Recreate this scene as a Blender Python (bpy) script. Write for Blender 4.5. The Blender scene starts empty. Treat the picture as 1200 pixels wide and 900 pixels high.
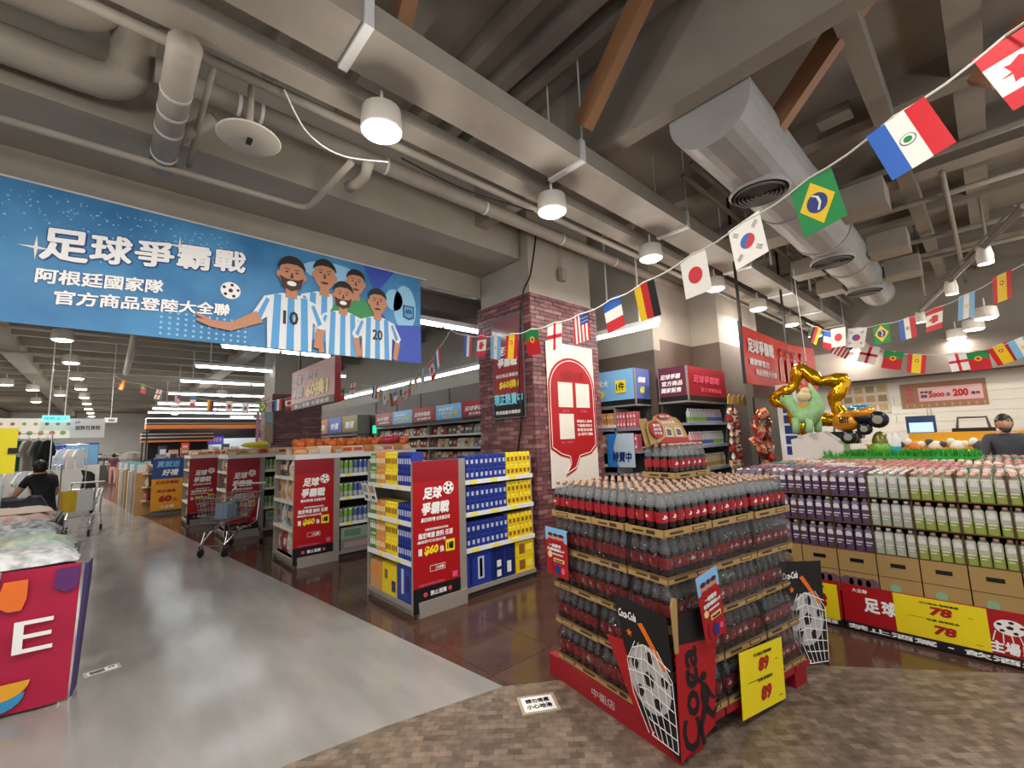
import bpy, bmesh, math, random
from mathutils import Vector, Matrix, Euler
random.seed(7)
R_ = random.Random(11)
SC = bpy.context.scene
COL = SC.collection
# ---------------------------------------------------------------- camera
CH = 1.65
yaw, pitch, roll, FPX = .743485198, .123463375, -.0355017278, 516.61
fw = Vector((math.sin(yaw)*math.cos(pitch), math.cos(yaw)*math.cos(pitch), math.sin(pitch)))
rt = fw.cross(Vector((0, 0, 1))).normalized(); up = rt.cross(fw)
rt, up = math.cos(roll)*rt + math.sin(roll)*up, math.cos(roll)*up - math.sin(roll)*rt
cam = bpy.data.cameras.new('camera'); cam.sensor_width = 36; cam.lens = 36*FPX/1200; cam.clip_end = 200
co = bpy.data.objects.new('camera', cam); COL.objects.link(co)
co.matrix_world = Matrix(((rt.x, up.x, -fw.x, 0), (rt.y, up.y, -fw.y, 0), (rt.z, up.z, -fw.z, CH), (0, 0, 0, 1)))
SC.camera = co
# ---------------------------------------------------------------- world, exposure
W = bpy.data.worlds.new('world'); SC.world = W; W.use_nodes = True
W.node_tree.nodes['Background'].inputs[0].default_value = (.95, .96, 1, 1)
W.node_tree.nodes['Background'].inputs[1].default_value = .9
SC.view_settings.view_transform = 'Standard'; SC.view_settings.look = 'None'
SC.view_settings.gamma = 1; SC.view_settings.use_curve_mapping = False
SC.view_settings.exposure = 0.25
SC.cycles.transparent_max_bounces = 14
SC.cycles.max_bounces = 6
SC.cycles.caustics_reflective = False; SC.cycles.caustics_refractive = False
LAMP_W, TUBE_E, DISC_E = 30, 11, 16

# ---------------------------------------------------------------- helpers
def ray(x, y): return (x-600)/FPX*rt - (y-450)/FPX*up + fw
O_ = Vector((0, 0, CH))
def hz(x, y, z): d = ray(x, y); return O_ + d*((z-CH)/d.z)
def hy(x, y, Y): d = ray(x, y); return O_ + d*(Y/d.y)
def hx(x, y, X): d = ray(x, y); return O_ + d*(X/d.x)
def hd(x, y, D): return O_ + ray(x, y)*D
def hp(x, y, p0, n): d = ray(x, y); return O_ + d*((Vector(p0)-O_).dot(n)/d.dot(n))

def lin(h):
    if not isinstance(h, str): return h
    h = h.lstrip('#'); c = [int(h[i:i+2], 16)/255 for i in (0, 2, 4)]
    return tuple(v/12.92 if v <= .04045 else ((v+.055)/1.055)**2.4 for v in c)
MATS = {}
def M(name, col='808080', rough=.55, metal=0, emit=0, alpha=1, spec=.5, trans=0, ior=1.45):
    if name in MATS: return MATS[name]
    m = bpy.data.materials.new(name); m.use_nodes = True; MATS[name] = m
    b = m.node_tree.nodes['Principled BSDF']; c = lin(col)
    b.inputs['Base Color'].default_value = (*c, 1); b.inputs['Roughness'].default_value = rough
    b.inputs['Metallic'].default_value = metal; b.inputs['Alpha'].default_value = alpha
    b.inputs['Specular IOR Level'].default_value = spec
    b.inputs['Transmission Weight'].default_value = trans; b.inputs['IOR'].default_value = ior
    if emit:
        b.inputs['Emission Color'].default_value = (*c, 1); b.inputs['Emission Strength'].default_value = emit
    m.diffuse_color = (*c, 1)
    return m
def noisy(name, c1, c2, scale=8, rough=.6, bump=0, stretch=(1, 1, 1), r2=None, detail=4, lo=.35, hi=.65, metal=0):
    if name in MATS: return MATS[name]
    m = M(name, c1, rough, metal); nt = m.node_tree; b = nt.nodes['Principled BSDF']
    tc = nt.nodes.new('ShaderNodeTexCoord'); mp = nt.nodes.new('ShaderNodeMapping'); mp.inputs['Scale'].default_value = stretch
    n = nt.nodes.new('ShaderNodeTexNoise'); n.inputs['Scale'].default_value = scale; n.inputs['Detail'].default_value = detail
    r = nt.nodes.new('ShaderNodeValToRGB'); r.color_ramp.elements[0].position = lo; r.color_ramp.elements[1].position = hi
    r.color_ramp.elements[0].color = (*lin(c1), 1); r.color_ramp.elements[1].color = (*lin(c2), 1)
    L = nt.links; L.new(tc.outputs['Object'], mp.inputs[0]); L.new(mp.outputs[0], n.inputs['Vector']); L.new(n.outputs[0], r.inputs[0]); L.new(r.outputs[0], b.inputs['Base Color'])
    if bump:
        bp = nt.nodes.new('ShaderNodeBump'); bp.inputs['Strength'].default_value = bump; bp.inputs['Distance'].default_value = .02
        L.new(n.outputs[0], bp.inputs['Height']); L.new(bp.outputs[0], b.inputs['Normal'])
    if r2 is not None:
        mr = nt.nodes.new('ShaderNodeMapRange'); mr.inputs[3].default_value = rough; mr.inputs[4].default_value = r2
        L.new(n.outputs[0], mr.inputs[0]); L.new(mr.outputs[0], b.inputs['Roughness'])
    return m

def tag(o, label=None, cat=None, group=None, kind=None):
    if label: o['label'] = label
    if cat: o['category'] = cat
    if group: o['group'] = group
    if kind: o['kind'] = kind
    return o
def frame(right, upv):
    r = Vector(right).normalized(); u = Vector(upv); u = (u - r*u.dot(r)).normalized(); n = r.cross(u)
    return Matrix(((r.x, u.x, n.x), (r.y, u.y, n.y), (r.z, u.z, n.z)))
def thing(name, label, cat, loc=(0, 0, 0), rz=0, group=None, rot=None, kind=None):
    o = bpy.data.objects.new(name, None); COL.objects.link(o); o.empty_display_size = .05
    if rot is not None: o.matrix_world = Matrix.Translation(Vector(loc)) @ rot.to_4x4()
    else: o.location = loc; o.rotation_euler = (0, 0, rz)
    return tag(o, label, cat, group, kind)
FY = frame((1, 0, 0), (0, 0, 1)); FX = frame((0, -1, 0), (0, 0, 1))   # boards facing -Y and -X

class MB:
    def __init__(s): s.v = []; s.f = []; s.m = []; s.T = None
    def add(s, vs, fs, m=0):
        k = len(s.v); T = s.T
        s.v += [tuple(T @ Vector(p)) for p in vs] if T else [tuple(p) for p in vs]
        s.f += [tuple(k+i for i in f) for f in fs]; s.m += ([m]*len(fs) if isinstance(m, int) else list(m)); return s
    def box(s, a, b, m=0):
        x0, y0, z0 = a; x1, y1, z1 = b
        return s.add([(x0, y0, z0), (x1, y0, z0), (x1, y1, z0), (x0, y1, z0), (x0, y0, z1), (x1, y0, z1), (x1, y1, z1), (x0, y1, z1)],
                     [(0, 3, 2, 1), (4, 5, 6, 7), (0, 1, 5, 4), (1, 2, 6, 5), (2, 3, 7, 6), (3, 0, 4, 7)], m)
    def prism(s, pts, z0, z1, m=0):       # 2-D outline in local XY, extruded along Z
        n = len(pts)
        a = sum(pts[i][0]*pts[(i+1) % n][1]-pts[(i+1) % n][0]*pts[i][1] for i in range(n))
        if a < 0: pts = pts[::-1]
        return s.add([(x, y, z0) for x, y in pts]+[(x, y, z1) for x, y in pts],
                     [tuple(range(n-1, -1, -1)), tuple(range(n, 2*n))]+[(i, (i+1) % n, n+(i+1) % n, n+i) for i in range(n)], m)
    def tube(s, pts, r, n=8, m=0, close=False):
        pts = [Vector(p) for p in pts]; N = len(pts); rs = r if isinstance(r, (list, tuple)) else [r]*N
        vs = []; pu = None
        for i, p in enumerate(pts):
            if close: d = (pts[(i+1) % N]-pts[i-1])
            else: d = (pts[min(i+1, N-1)]-pts[max(i-1, 0)])
            d.normalize()
            if pu is None: pu = d.orthogonal().normalized()
            else:
                pu = (pu - d*pu.dot(d))
                pu = pu.normalized() if pu.length > 1e-6 else d.orthogonal().normalized()
            w = d.cross(pu)
            vs += [p + rs[i]*(math.cos(2*math.pi*k/n)*pu + math.sin(2*math.pi*k/n)*w) for k in range(n)]
        fs = []
        for i in range(N if close else N-1):
            j = (i+1) % N
            fs += [(i*n+k, i*n+(k+1) % n, j*n+(k+1) % n, j*n+k) for k in range(n)]
        if not close: fs += [tuple(range(n-1, -1, -1)), tuple(range((N-1)*n, N*n))]
        return s.add(vs, fs, m)
    def lathe(s, prof, n=12, m=0, c=(0, 0, 0), sx=1, sy=1, cap=True):
        vs = []; fs = []; ms = []; P = len(prof)
        for r, z in prof:
            vs += [(c[0]+sx*r*math.cos(2*math.pi*k/n), c[1]+sy*r*math.sin(2*math.pi*k/n), c[2]+z) for k in range(n)]
        for i in range(P-1):
            for k in range(n):
                fs.append((i*n+k, i*n+(k+1) % n, (i+1)*n+(k+1) % n, (i+1)*n+k)); ms.append(m if isinstance(m, int) else m[i])
        if cap:
            fs.append(tuple(range(n-1, -1, -1))); ms.append(m if isinstance(m, int) else m[0])
            fs.append(tuple(range((P-1)*n, P*n))); ms.append(m if isinstance(m, int) else m[-1])
        return s.add(vs, fs, ms)
    def ball(s, c, r, m=0, n=10, k=7):
        rr = r if isinstance(r, (tuple, list)) else (r, r, r)
        return s.lathe([(max(1e-4, math.sin(math.pi*i/k)), -math.cos(math.pi*i/k)*rr[2]) for i in range(k+1)], n, m, c, rr[0], rr[1], cap=False)
    def mesh(s, name, mats, smooth=False):
        me = bpy.data.meshes.new(name); me.from_pydata(s.v, [], s.f)
        for mt in (mats if isinstance(mats, (list, tuple)) else [mats]): me.materials.append(mt)
        if any(s.m): me.polygons.foreach_set('material_index', s.m)
        if smooth: me.polygons.foreach_set('use_smooth', [True]*len(me.polygons))
        me.update(); return me
    def obj(s, name, mats, parent=None, smooth=False):
        return mobj(name, s.mesh(name, mats, smooth), parent)
def mobj(name, me, parent=None, loc=None):
    o = bpy.data.objects.new(name, me); COL.objects.link(o); o.parent = parent
    if loc is not None: o.location = loc
    return o
def tree(o):                               # snapshot of a thing and its parts, ready to be copied
    d = {}
    for x in bpy.data.objects:
        if x.parent: d.setdefault(x.parent.name, []).append(x)
    def go(q): return (q, [go(c) for c in d.get(q.name, [])])
    return go(o)
def dup(t, loc=None, label=None, group=None, rot=None, parent=None):
    o, ch = t; c = o.copy(); COL.objects.link(c)
    if parent is not None: c.parent = parent
    if rot is not None: c.rotation_euler = rot if not isinstance(rot, (int, float)) else (0, 0, rot)
    if loc is not None: c.location = loc
    if label: c['label'] = label
    if group: c['group'] = group
    for k in ch: dup(k, parent=c)
    return c
def struct(name, mb, mats, parent=None, smooth=False):
    o = mb.obj(name, mats, parent, smooth)
    if parent is None: o['kind'] = 'structure'
    return o

TXT = {}
def text(s, x, y, w, h, mat, parent, z=.003, bold=.02, shear=0, name='lettering', rot=0, mid=False):
    key = (s, round(bold, 3), round(shear, 2))
    if key not in TXT:
        c = bpy.data.curves.new('t', 'FONT'); c.body = s; c.offset = bold if len(s.encode()) == len(s) else 0; c.shear = shear; c.resolution_u = 2; c.size = 1
        t = bpy.data.objects.new('t', c); me = bpy.data.meshes.new_from_object(t)
        bpy.data.objects.remove(t); bpy.data.curves.remove(c)
        if len(s.encode()) > len(s) and bold > .011:      # heavy strokes: overprint the characters with small shifts
            q = bold*.75; V0 = [v.co.copy() for v in me.vertices]; F0 = [tuple(p.vertices) for p in me.polygons]; n0 = len(V0); V = []; F = []
            for a_, b_ in ((0, 0), (q, q), (-q, q), (q, -q), (-q, -q)) if bold < .04 else ((0, 0), (q, 0), (-q, 0), (0, q), (0, -q), (q*.7, q*.7), (-q*.7, q*.7), (q*.7, -q*.7), (-q*.7, -q*.7)):
                F += [tuple(i+len(V) for i in f) for f in F0]; V += [p+Vector((a_, b_, .0003*len(V)/n0)) for p in V0]
            me = bpy.data.meshes.new('lettering'); me.from_pydata(V, [], F); me.update()
        xs = [v.co.x for v in me.vertices]; ys = [v.co.y for v in me.vertices]
        TXT[key] = (me, min(xs), max(xs), min(ys), max(ys))
    me, a, b, c_, d = TXT[key]
    mm = me.copy(); mm.materials.clear(); mm.materials.append(mat)
    sx = w/(b-a); sy = h/(d-c_) if h else sx
    mm.transform(Matrix.Translation((-a*sx, -c_*sy, 0)) @ Matrix.Diagonal((sx, sy, 1, 1)))
    o = mobj(name, mm, parent); o.location = (x, y, z); o.rotation_euler = (0, 0, rot)
    return o
def rect(parent, name, x0, y0, x1, y1, mat, z=0, t=.003):
    return MB().box((x0, y0, z-t), (x1, y1, z)).obj(name, mat, parent)
def circ(cx, cy, r, n=20, ry=None): return [(cx+r*math.cos(2*math.pi*i/n), cy+(ry or r)*math.sin(2*math.pi*i/n)) for i in range(n)]
def rotp(pts, a, cx=0, cy=0): return [(cx+(x-cx)*math.cos(a)-(y-cy)*math.sin(a), cy+(x-cx)*math.sin(a)+(y-cy)*math.cos(a)) for x, y in pts]
ORD = ['first', 'second', 'third', 'fourth', 'fifth', 'sixth', 'seventh', 'eighth', 'ninth', 'tenth', 'eleventh', 'twelfth', 'thirteenth',
       'fourteenth', 'fifteenth', 'sixteenth', 'seventeenth', 'eighteenth', 'nineteenth', 'twentieth', 'twenty-first', 'twenty-second', 'twenty-third',
       'twenty-fourth', 'twenty-fifth', 'twenty-sixth', 'twenty-seventh', 'twenty-eighth', 'twenty-ninth', 'thirtieth']
ORD += ['thirty-'+w for w in ORD[:9]]

# ---------------------------------------------------------------- materials
cream = noisy('cream_paint', '8b8379', '938b80', 3, .7)
creamd = noisy('cream_paint_deck', '92897e', '9a9186', 2, .8)
creaml = noisy('cream_wall', '979084', '9f988c', 2, .75)
white = M('white', 'f2f2f0', .5); ink = M('black_ink', '101012', .5); red = M('poster_red', 'a5131b', .4)
maroon = M('maroon_print', '8e1420', .35); yel = M('yellow_print', 'e8d21a', .45); blue = M('blue_print', '2f7fd0', .4)
skyb = M('sky_blue_print', '7fb8e6', .45); grn = M('green_print', '1c8a4c', .45); navy = M('navy_print', '1d2f7a', .4)
kraft = M('cardboard', 'a58653', .75); kraftd = M('cardboard_dark', '6d5128', .8); steel = M('steel', 'b8b8ba', .3, 1)
greymet = M('shelf_grey', '8d8780', .45); whmet = M('white_metal', 'd8d8d6', .4); blk = M('black_plastic', '0c0c0d', .4)
chrome = M('chrome', 'd0d0d0', .18, 1); rubber = M('rubber', '161616', .7); gold = M('gold_foil', 'd8a51c', .16, .9)
orange = M('orange_print', 'e2701c', .45); pink = M('pink_print', 'd8587a', .5); purple = M('purple_print', '59305f', .45)
# ================================================================ SETTING
# floor -----------------------------------------------------------
greyf = noisy('polished_grey_floor', '858482', '939290', 4, .10, .0, (1, .25, 1), .22, 6)
brownm = noisy('brown_floor_tile', '46312a', '533c32', 3, .09, 0, (1, 1, 1), .2)
grout = M('grout', '35251d', .6)
mos = M('wood_block_vinyl', '6e6357', .38)
nt = mos.node_tree; b = nt.nodes['Principled BSDF']
tc = nt.nodes.new('ShaderNodeTexCoord'); mp = nt.nodes.new('ShaderNodeMapping'); mp.inputs['Rotation'].default_value = (0, 0, .75)
bk = nt.nodes.new('ShaderNodeTexBrick'); bk.inputs['Scale'].default_value = 8.5; bk.inputs['Color1'].default_value = (*lin('7c6e60'), 1); bk.inputs['Color2'].default_value = (*lin('594e43'), 1)
bk.inputs['Mortar'].default_value = (*lin('4e4339'), 1); bk.inputs['Mortar Size'].default_value = .008; bk.inputs['Brick Width'].default_value = .62; bk.inputs['Row Height'].default_value = .36; bk.inputs['Bias'].default_value = -.1
n2 = nt.nodes.new('ShaderNodeTexNoise'); n2.inputs['Scale'].default_value = 14; n2.inputs['Detail'].default_value = 8
mx = nt.nodes.new('ShaderNodeMix'); mx.data_type = 'RGBA'; mx.blend_type = 'OVERLAY'; mx.inputs[0].default_value = .75
L = nt.links; L.new(tc.outputs['Object'], mp.inputs[0]); L.new(mp.outputs[0], bk.inputs['Vector']); L.new(tc.outputs['Object'], n2.inputs['Vector'])
L.new(bk.outputs['Color'], mx.inputs[6]); L.new(n2.outputs[0], mx.inputs[7]); L.new(mx.outputs[2], b.inputs['Base Color'])
def ex(y): return 2.061-(y-2.433)*.1
struct('floor', MB().box((-12, -5, -.1), (18, 48, -.003)), brownm)
struct('floor_walkway', MB().prism([(-12, 2.75), (.8, 2.7), (1.3, 2.62), (2.061, 2.433), (ex(20), 20), (ex(30), 30), (ex(30), 48), (-12, 48)], -.003, .003), greyf)
struct('floor_entrance', MB().prism([(-12, -5), (-12, 2.75), (.8, 2.7), (1.3, 2.62), (2.061, 2.433), (2.46, 2.16), (3.77, 1.03), (4.53, .07), (5.2, -1), (6, -5)], -.003, .003), mos)
tf = bpy.data.objects['floor']; tme = MB().box((0, 0, -.006), (.596, .596, 0)).mesh('floor_tile', brownm)
for i in range(11):
    for j in range(19):
        x, y = .9+i*.6, -.4+j*.6
        if x+.6 < ex(y+.6) or (y < 2 and x+y < 3.4): continue
        mobj('floor_tile', tme, tf, (x, y, 0))
# ceiling ---------------------------------------------------------
struct('ceiling', MB().box((-12, -5, 5.2), (18, 5.1, 5.3)), creamd)
struct('ceiling_far', MB().box((-12, 5.1, 4.7), (18, 48, 4.8)), creamd)
k = 0
for x, w, d in ((-3.2, .2, .3), (-1.5, .16, .25), (.1, .14, .2), (.9, .1, .2), (1.62, .22, .24), (2.25, .1, .18), (2.62, .12, .2), (2.9, .10, .16), (3.36, .17, .88), (5.9, .2, .3), (7.4, .3, .45), (9.2, .2, .3), (11, .3, .45), (13, .3, .3)):
    struct('ceiling_beam', MB().box((x-w/2, -4.5, 5.2-d), (x+w/2, 4.14, 5.2)), cream); k += 1
for i in range(22):
    y = 6.2+i*1.45
    struct('ceiling_beam', MB().box((-10, y, 4.42), (12, y+.14, 4.7)), cream)
for x in (-1.95, -5.2, 2.9): struct('ceiling_beam', MB().box((x-.2, 5.2, 4.3), (x+.2, 46, 4.6)), cream)
struct('ceiling_beam', MB().box((-10, 4.14, 4.08), (4.02, 5.0, 5.2)), creaml)
struct('ceiling_beam', MB().box((2, -.30, 4.95), (14, -.08, 5.05)), cream)
struct('wall_header', MB().box((-10, 5.0, 3.76), (4.02, 5.12, 5.2)), creaml)
for i, (a, b_) in enumerate((((2, .35, 4.7), (13.4, .5, 4.95)), ((5.2, .62, 4.75), (5.4, .9, 4.85)))):
    struct('ceiling_beam', MB().box(a, b_), cream)
# brick pillars -----------------------------------------------------
brickm = [noisy('brick_%s' % n, a, b2, 30, .5) for n, a, b2 in (('red', '6e4044', '7d4f50'), ('dark', '573238', '66403f'), ('rose', '825a59', '906866'))]
mortar = M('mortar', 'b5a09c', .8)
def pillar(x0, x1, y0, y1, h, top, nmax):
    core = struct('pillar', MB().box((x0+.012, y0+.012, 0), (x1-.012, y1, h)), mortar)
    struct('pillar_top', MB().box((x0+.05, y0+.05, h), (x1-.05, y1-.02, top)), creaml)
    BL, BH = .178, .0585
    mes = {}
    spots = []
    for r in range(int(h/BH)):
        z = r*BH
        for face, n0 in (('y', x1-x0), ('x', y1-y0)):
            off = -(r % 2)*BL/2; s_ = off
            while s_ < n0-.01:
                a, e = max(s_, 0), min(s_+BL, n0)
                if e-a > .03: spots.append((face, round(a, 3), round(e-a-.008, 3), z))
                s_ += BL
    spots.sort(key=lambda q: abs(q[3]-1.9))
    rest = MB()
    for i, (face, a, w, z) in enumerate(spots):
        mt = R_.choice((0, 0, 1, 1, 2)); o_ = R_.choice((0, .003, .005))
        if i < nmax:
            key = (face, w, mt)
            if key not in mes:
                m_ = MB()
                if face == 'y': m_.box((0, -.012, 0), (w, .012, BH-.008))
                else: m_.box((-.012, -w, 0), (.012, 0, BH-.008))
                mes[key] = m_.mesh('brick', brickm[mt])
            mobj('brick', mes[key], core, (x0+a, y0-o_+.006, z) if face == 'y' else (x0-o_+.006, y1-a, z))
        elif face == 'y': rest.box((x0+a, y0-.006-o_, z), (x0+a+w, y0+.014, z+BH-.008), mt)
        else: rest.box((x0-.006-o_, y1-a-w, z), (x0+.014, y1-a, z+BH-.008), mt)
    o = rest.obj('brick_rows', brickm, core); o['kind'] = 'stuff'
pillar(4.0, 5.42, 3.95, 5.05, 3.58, 5.2, 300)
pillar(3.0, 4.2, 12.1, 13.2, 3.0, 4.7, 60)
# walls --------------------------------------------------------------
brownw = noisy('brown_wall', '54463d', '5d4e45', 2, .55); browns = M('brown_seam', '3c312a', .6)
def wallseg(nm, a, b_, zt=3.2):   # a,b corners in plan (axis aligned box), brown below, cream above
    o = struct(nm, MB().box((a[0], a[1], 0), (b_[0], b_[1], zt)), brownw)
    struct(nm+'_top', MB().box((a[0], a[1], zt), (b_[0], b_[1], 5.2)), creaml)
    return o
w1 = wallseg('wall_right', (6.45, 3.6), (6.65, 30), 3.0)
for y in (5.2, 6.6, 8.0, 9.4, 10.8, 12.2, 13.6): MB().box((6.435, y, 0), (6.45, y+.03, 3.0)).obj('panel_seam', browns, w1)
wallseg('wall_corner', (6.65, 3.6), (7.8, 3.8)); wallseg('wall_jog', (7.8, 3.1), (8.0, 3.8)); wallseg('wall_middle', (8.0, 3.1), (9.7, 3.3))
struct('pillar_dark', MB().box((7.70, 2.60, 0), (9.50, 2.72, 3.3)).box((9.50, 2.58, 0), (9.55, 2.74, 3.3), 1), [M('olive_grey', '4d4b42', .6), blk])
WB = 13.5
wbrick = M('white_block_wall', 'cfccc2', .7)
bw = struct('wall_back', MB().box((WB, -6, 0), (WB+.2, 6, 2.72)), wbrick)
for z in range(13):
    for j in range(12):
        MB().box((WB-.012, -3.4+j*.62+(z % 2)*.31, z*.2+.1), (WB+.01, -3.4+j*.62+(z % 2)*.31+.61, z*.2+.292)).obj('block', wbrick, bw) if z > 4 else None
struct('wall_back_soffit', MB().box((WB-.5, -6, 2.72), (WB+.2, 6, 3.45)), M('soffit_brown', '5f564f', .6))
struct('wall_back_top', MB().box((WB+.3, -6, 3.4), (WB+.5, 6, 5.2)), creamd)
struct('wall_far', MB().box((-12, 46, 0), (8, 46.3, 4.7)), noisy('far_wall', 'b9b7b3', 'c2c0bc', 1, .7))
struct('wall_left', MB().box((-8.2, 4.8, 0), (-8, 46, 4.7)), creaml)
# ================================================================ LAMPS
lampm = M('lamp_diffuser', 'fff1dc', emit=DISC_E); housem = M('lamp_housing', 'd9d3c8', .4)
def lamp_light(parent, w, size, col=(1, .93, .84), z=-.02):
    l = bpy.data.lights.new('lamp_light', 'AREA'); l.shape = 'DISK'; l.size = size; l.energy = w; l.color = col
    o = bpy.data.objects.new('lamp_light', l); COL.objects.link(o); o.parent = parent; o.location = (0, 0, z)
    l2 = bpy.data.lights.new('lamp_fill', 'POINT'); l2.energy = w*.45; l2.color = col; l2.shadow_soft_size = .1; o2 = bpy.data.objects.new('lamp_fill', l2); COL.objects.link(o2); o2.parent = parent; o2.location = (0, 0, z-.12); return o  # extra point light added below the diffuser to brighten the ceiling
dlh = MB().lathe([(.10, .16), (.125, .15), (.135, .02), (.135, 0), (.12, -.004)], 20).lathe([(.012, .16), (.012, .3)], 6).mesh('housing', housem, True)
dld = MB().lathe([(.12, -.006), (.10, -.02), (.001, -.026)], 20, cap=False).mesh('diffuser', lampm, True)
def downlight(x, y, z, label, group, w=LAMP_W, s=1):
    t = thing('ceiling_downlight', label, 'lamp', (x, y, z), group=group); t.scale = (s, s, s)
    mobj('housing', dlh, t); mobj('diffuser', dld, t)
    if w: lamp_light(t, w, .24, z=-.04)
    return t
XS = [1.29, 3.04, 4.845, 6.7, 8.5, 10.4, 12.2]
for i, x in enumerate(XS):
    downlight(x, 2.65, 3.8, 'round white downlight under the long duct, %s from the left end of its row' % ORD[i], 'downlights along the long ceiling duct', s=1.05)
for x in (-.6, -2.4): downlight(x, 2.65, 3.8, 'unseen white downlight left of the picture edge, %s one' % ('inner' if x > -1 else 'outer'), 'unseen entrance downlights')  # unseen lamps carrying the row on, kept for their light
for i, y in enumerate((11.7, 14.6, 17.6, 20.5, 23.5, 26.5, 29.5, 32.5, 35.5, 38.5)):
    downlight(-.73, y, 3.8, 'round downlight over the grey walkway, %s in the row beyond the blue banner' % ORD[i], 'downlights over the walkway', LAMP_W*1.3, 1.2)
for i, (x, y) in enumerate(((-2.34, 20), (-1.9, 21.3), (-1.35, 22.8), (-2.2, 26))):
    downlight(x, y, 3.8, 'round downlight above the clothing area, %s from the left' % ORD[i], 'downlights over the clothing area', 20, 1.2)
for i, (x, y) in enumerate(((10.9, -.08), (12.0, .09), (12.9, .36), (12.6, 2.2), (12.9, 1.95))):
    downlight(x, y, 3.4, 'flush round ceiling light near the service counter, %s from the front' % ORD[i], 'lights by the service counter', 16, 1.15)
for k_, (x, y) in enumerate(((1.5, -.8), (4.5, -1.2), (-.5, .4), (7.5, -1.0), (10.5, -1.6), (-3, 6.5), (-4, 12), (-4, 18))):  # out-of-view lamps added only for the light they give
    downlight(x, y, 4.2, 'unseen fill downlight outside the picture, %s from the entrance' % ORD[k_], 'unseen fill lamps over the entrance', LAMP_W*1.3)
for k_, (x, y) in enumerate(((3.5, 22), (-5, 24), (-4.5, 32), (3, 34), (-1, 42), (-6, 40))):  # lamps added to brighten the dark far end of the store
    downlight(x, y, 3.9, 'added fill downlight far back over the store, %s by distance' % ORD[k_], 'added fill lamps far back', 90, 1.5)
tubem = M('tube_glow', 'f2fbff', emit=TUBE_E)
def tubelight(a, b_, label, group, n=2):
    a, b_ = Vector(a), Vector(b_); L_ = (b_-a).length; rz = math.atan2((b_-a).y, (b_-a).x)
    zc = (4.7 if min(a.y, b_.y) > 5.1 else 5.2)-a.z
    t = thing('tube_light', label, 'lamp', a, rz, group)
    MB().box((0, -.04, .03), (L_, .04, .10)).box((.3, -.01, .1), (.32, .01, zc)).box((L_-.32, -.01, .1), (L_-.3, .01, zc)).obj('rail', whmet, t)
    for i in range(n):
        s_ = L_/n
        MB().tube([(i*s_+.03, 0, 0), ((i+1)*s_-.03, 0, 0)], .03, 8).obj('tube', tubem, t)
    return t
tubelight((2.6, 5.6, 3.42), (4.9, 5.6, 3.42), 'bright tube light left of the near brick pillar', 'tube lights')
tubelight((5.8, 3.12, 3.22), (5.8, 4.3, 3.22), 'bright tube light to the right of the near brick pillar', 'tube lights', 1)
tubelight((5.5, 6.5, 3.12), (5.5, 18, 3.12), 'long row of tube lights along the noodle shelf wall', 'tube lights', 8)
for i, (x0, y, x1) in enumerate(((1.5, 9.8, 3.6), (1.42, 12.5, 5.0), (1.42, 15.4, 5.0), (1.45, 19, 5.2), (1.45, 23.2, 6), (1.45, 26, 6.5), (1.42, 28.6, 7))):
    tubelight((x0, y, 3.6), (x1, y, 3.6), 'horizontal tube light over the food aisles, %s row behind the banner' % ORD[i], 'tube lights over the food aisles', 2)
# ================================================================ DUCTS AND PIPES
pipem = noisy('white_pipe', '978f84', 'a1998e', 4, .6)
t = thing('cable_duct', 'long square cream duct hung along the ceiling above the downlights', 'duct', (-3, 2.4, 4.1))
for i in range(9): MB().box((i*2, -.17, 0), (i*2+1.99, .2, .17)).obj('duct_section', pipem, t)
for i in range(1, 9): MB().box((i*2-.03, -.19, -.02), (i*2+.03, .22, .19)).tube([(i*2, -.18, .18), (i*2, -.18, 1.1)], .008, 6).tube([(i*2, .2, .18), (i*2, .2, 1.1)], .008, 6).obj('strap', whmet, t)
t = thing('cable_tray', 'narrow cream cable tray carrying the downlights beside the square duct', 'cable tray', (-3, 2.78, 4.08))
MB().box((0, 0, 0), (17, .19, .03)).box((0, 0, .03), (17, .015, .1)).box((0, .175, .03), (17, .19, .1)).obj('tray_channel', pipem, t)
for j in range(4): MB().tube([(0, .03+j*.04, .05+.01*j), (5, .04+j*.035, .06), (10, .03+j*.04, .05), (17, .04+j*.03, .06)], .012, 6).obj('cable', M('cable_grey', '4c4a48', .6), t)
def pipe(name, label, pts, r, mt=None, n=16, bands=()):
    t = thing(name, label, 'pipe', pts[0]); o0 = Vector(pts[0])
    MB().tube([Vector(p)-o0 for p in pts], r, n).obj('pipe_run', mt or pipem, t, True)
    for b1, d in bands:
        b1 = Vector(b1)-o0; d = Vector(d).normalized()*.012
        MB().tube([b1-d, b1+d], r*1.04, n).obj('band', whmet, t)
    return t
pipe('water_pipe', 'cream pipe running under the square duct, just behind the downlights', [(-3, 3.12, 4.12), (14, 3.12, 4.12)], .035)
pipe('water_pipe', 'thick white insulated pipe running left to right towards the brick pillar', [(.1, 3.62, 4.25), (10, 3.62, 4.25)], .075, bands=[((x, 3.62, 4.25), (1, 0, 0)) for x in (.6, .75, 1.8, 3, 4.3, 5.5)])
def bend(p, q, c, k=6):   # quarter bend from p to q around corner c
    return [Vector(p).lerp(Vector(c), i/k).lerp(Vector(c).lerp(Vector(q), i/k), i/k) for i in range(k+1)]
pipe('water_pipe', 'thick cream pipe at the top left that turns upwards', [(-4, 3.5, 4.35), (-.6, 3.5, 4.35)]+bend((-.42, 3.5, 4.35), (-.17, 3.32, 4.45), (-.17, 3.5, 4.35))[1:]+[(-.17, 2.3, 4.6)], .13, n=20)
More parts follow.
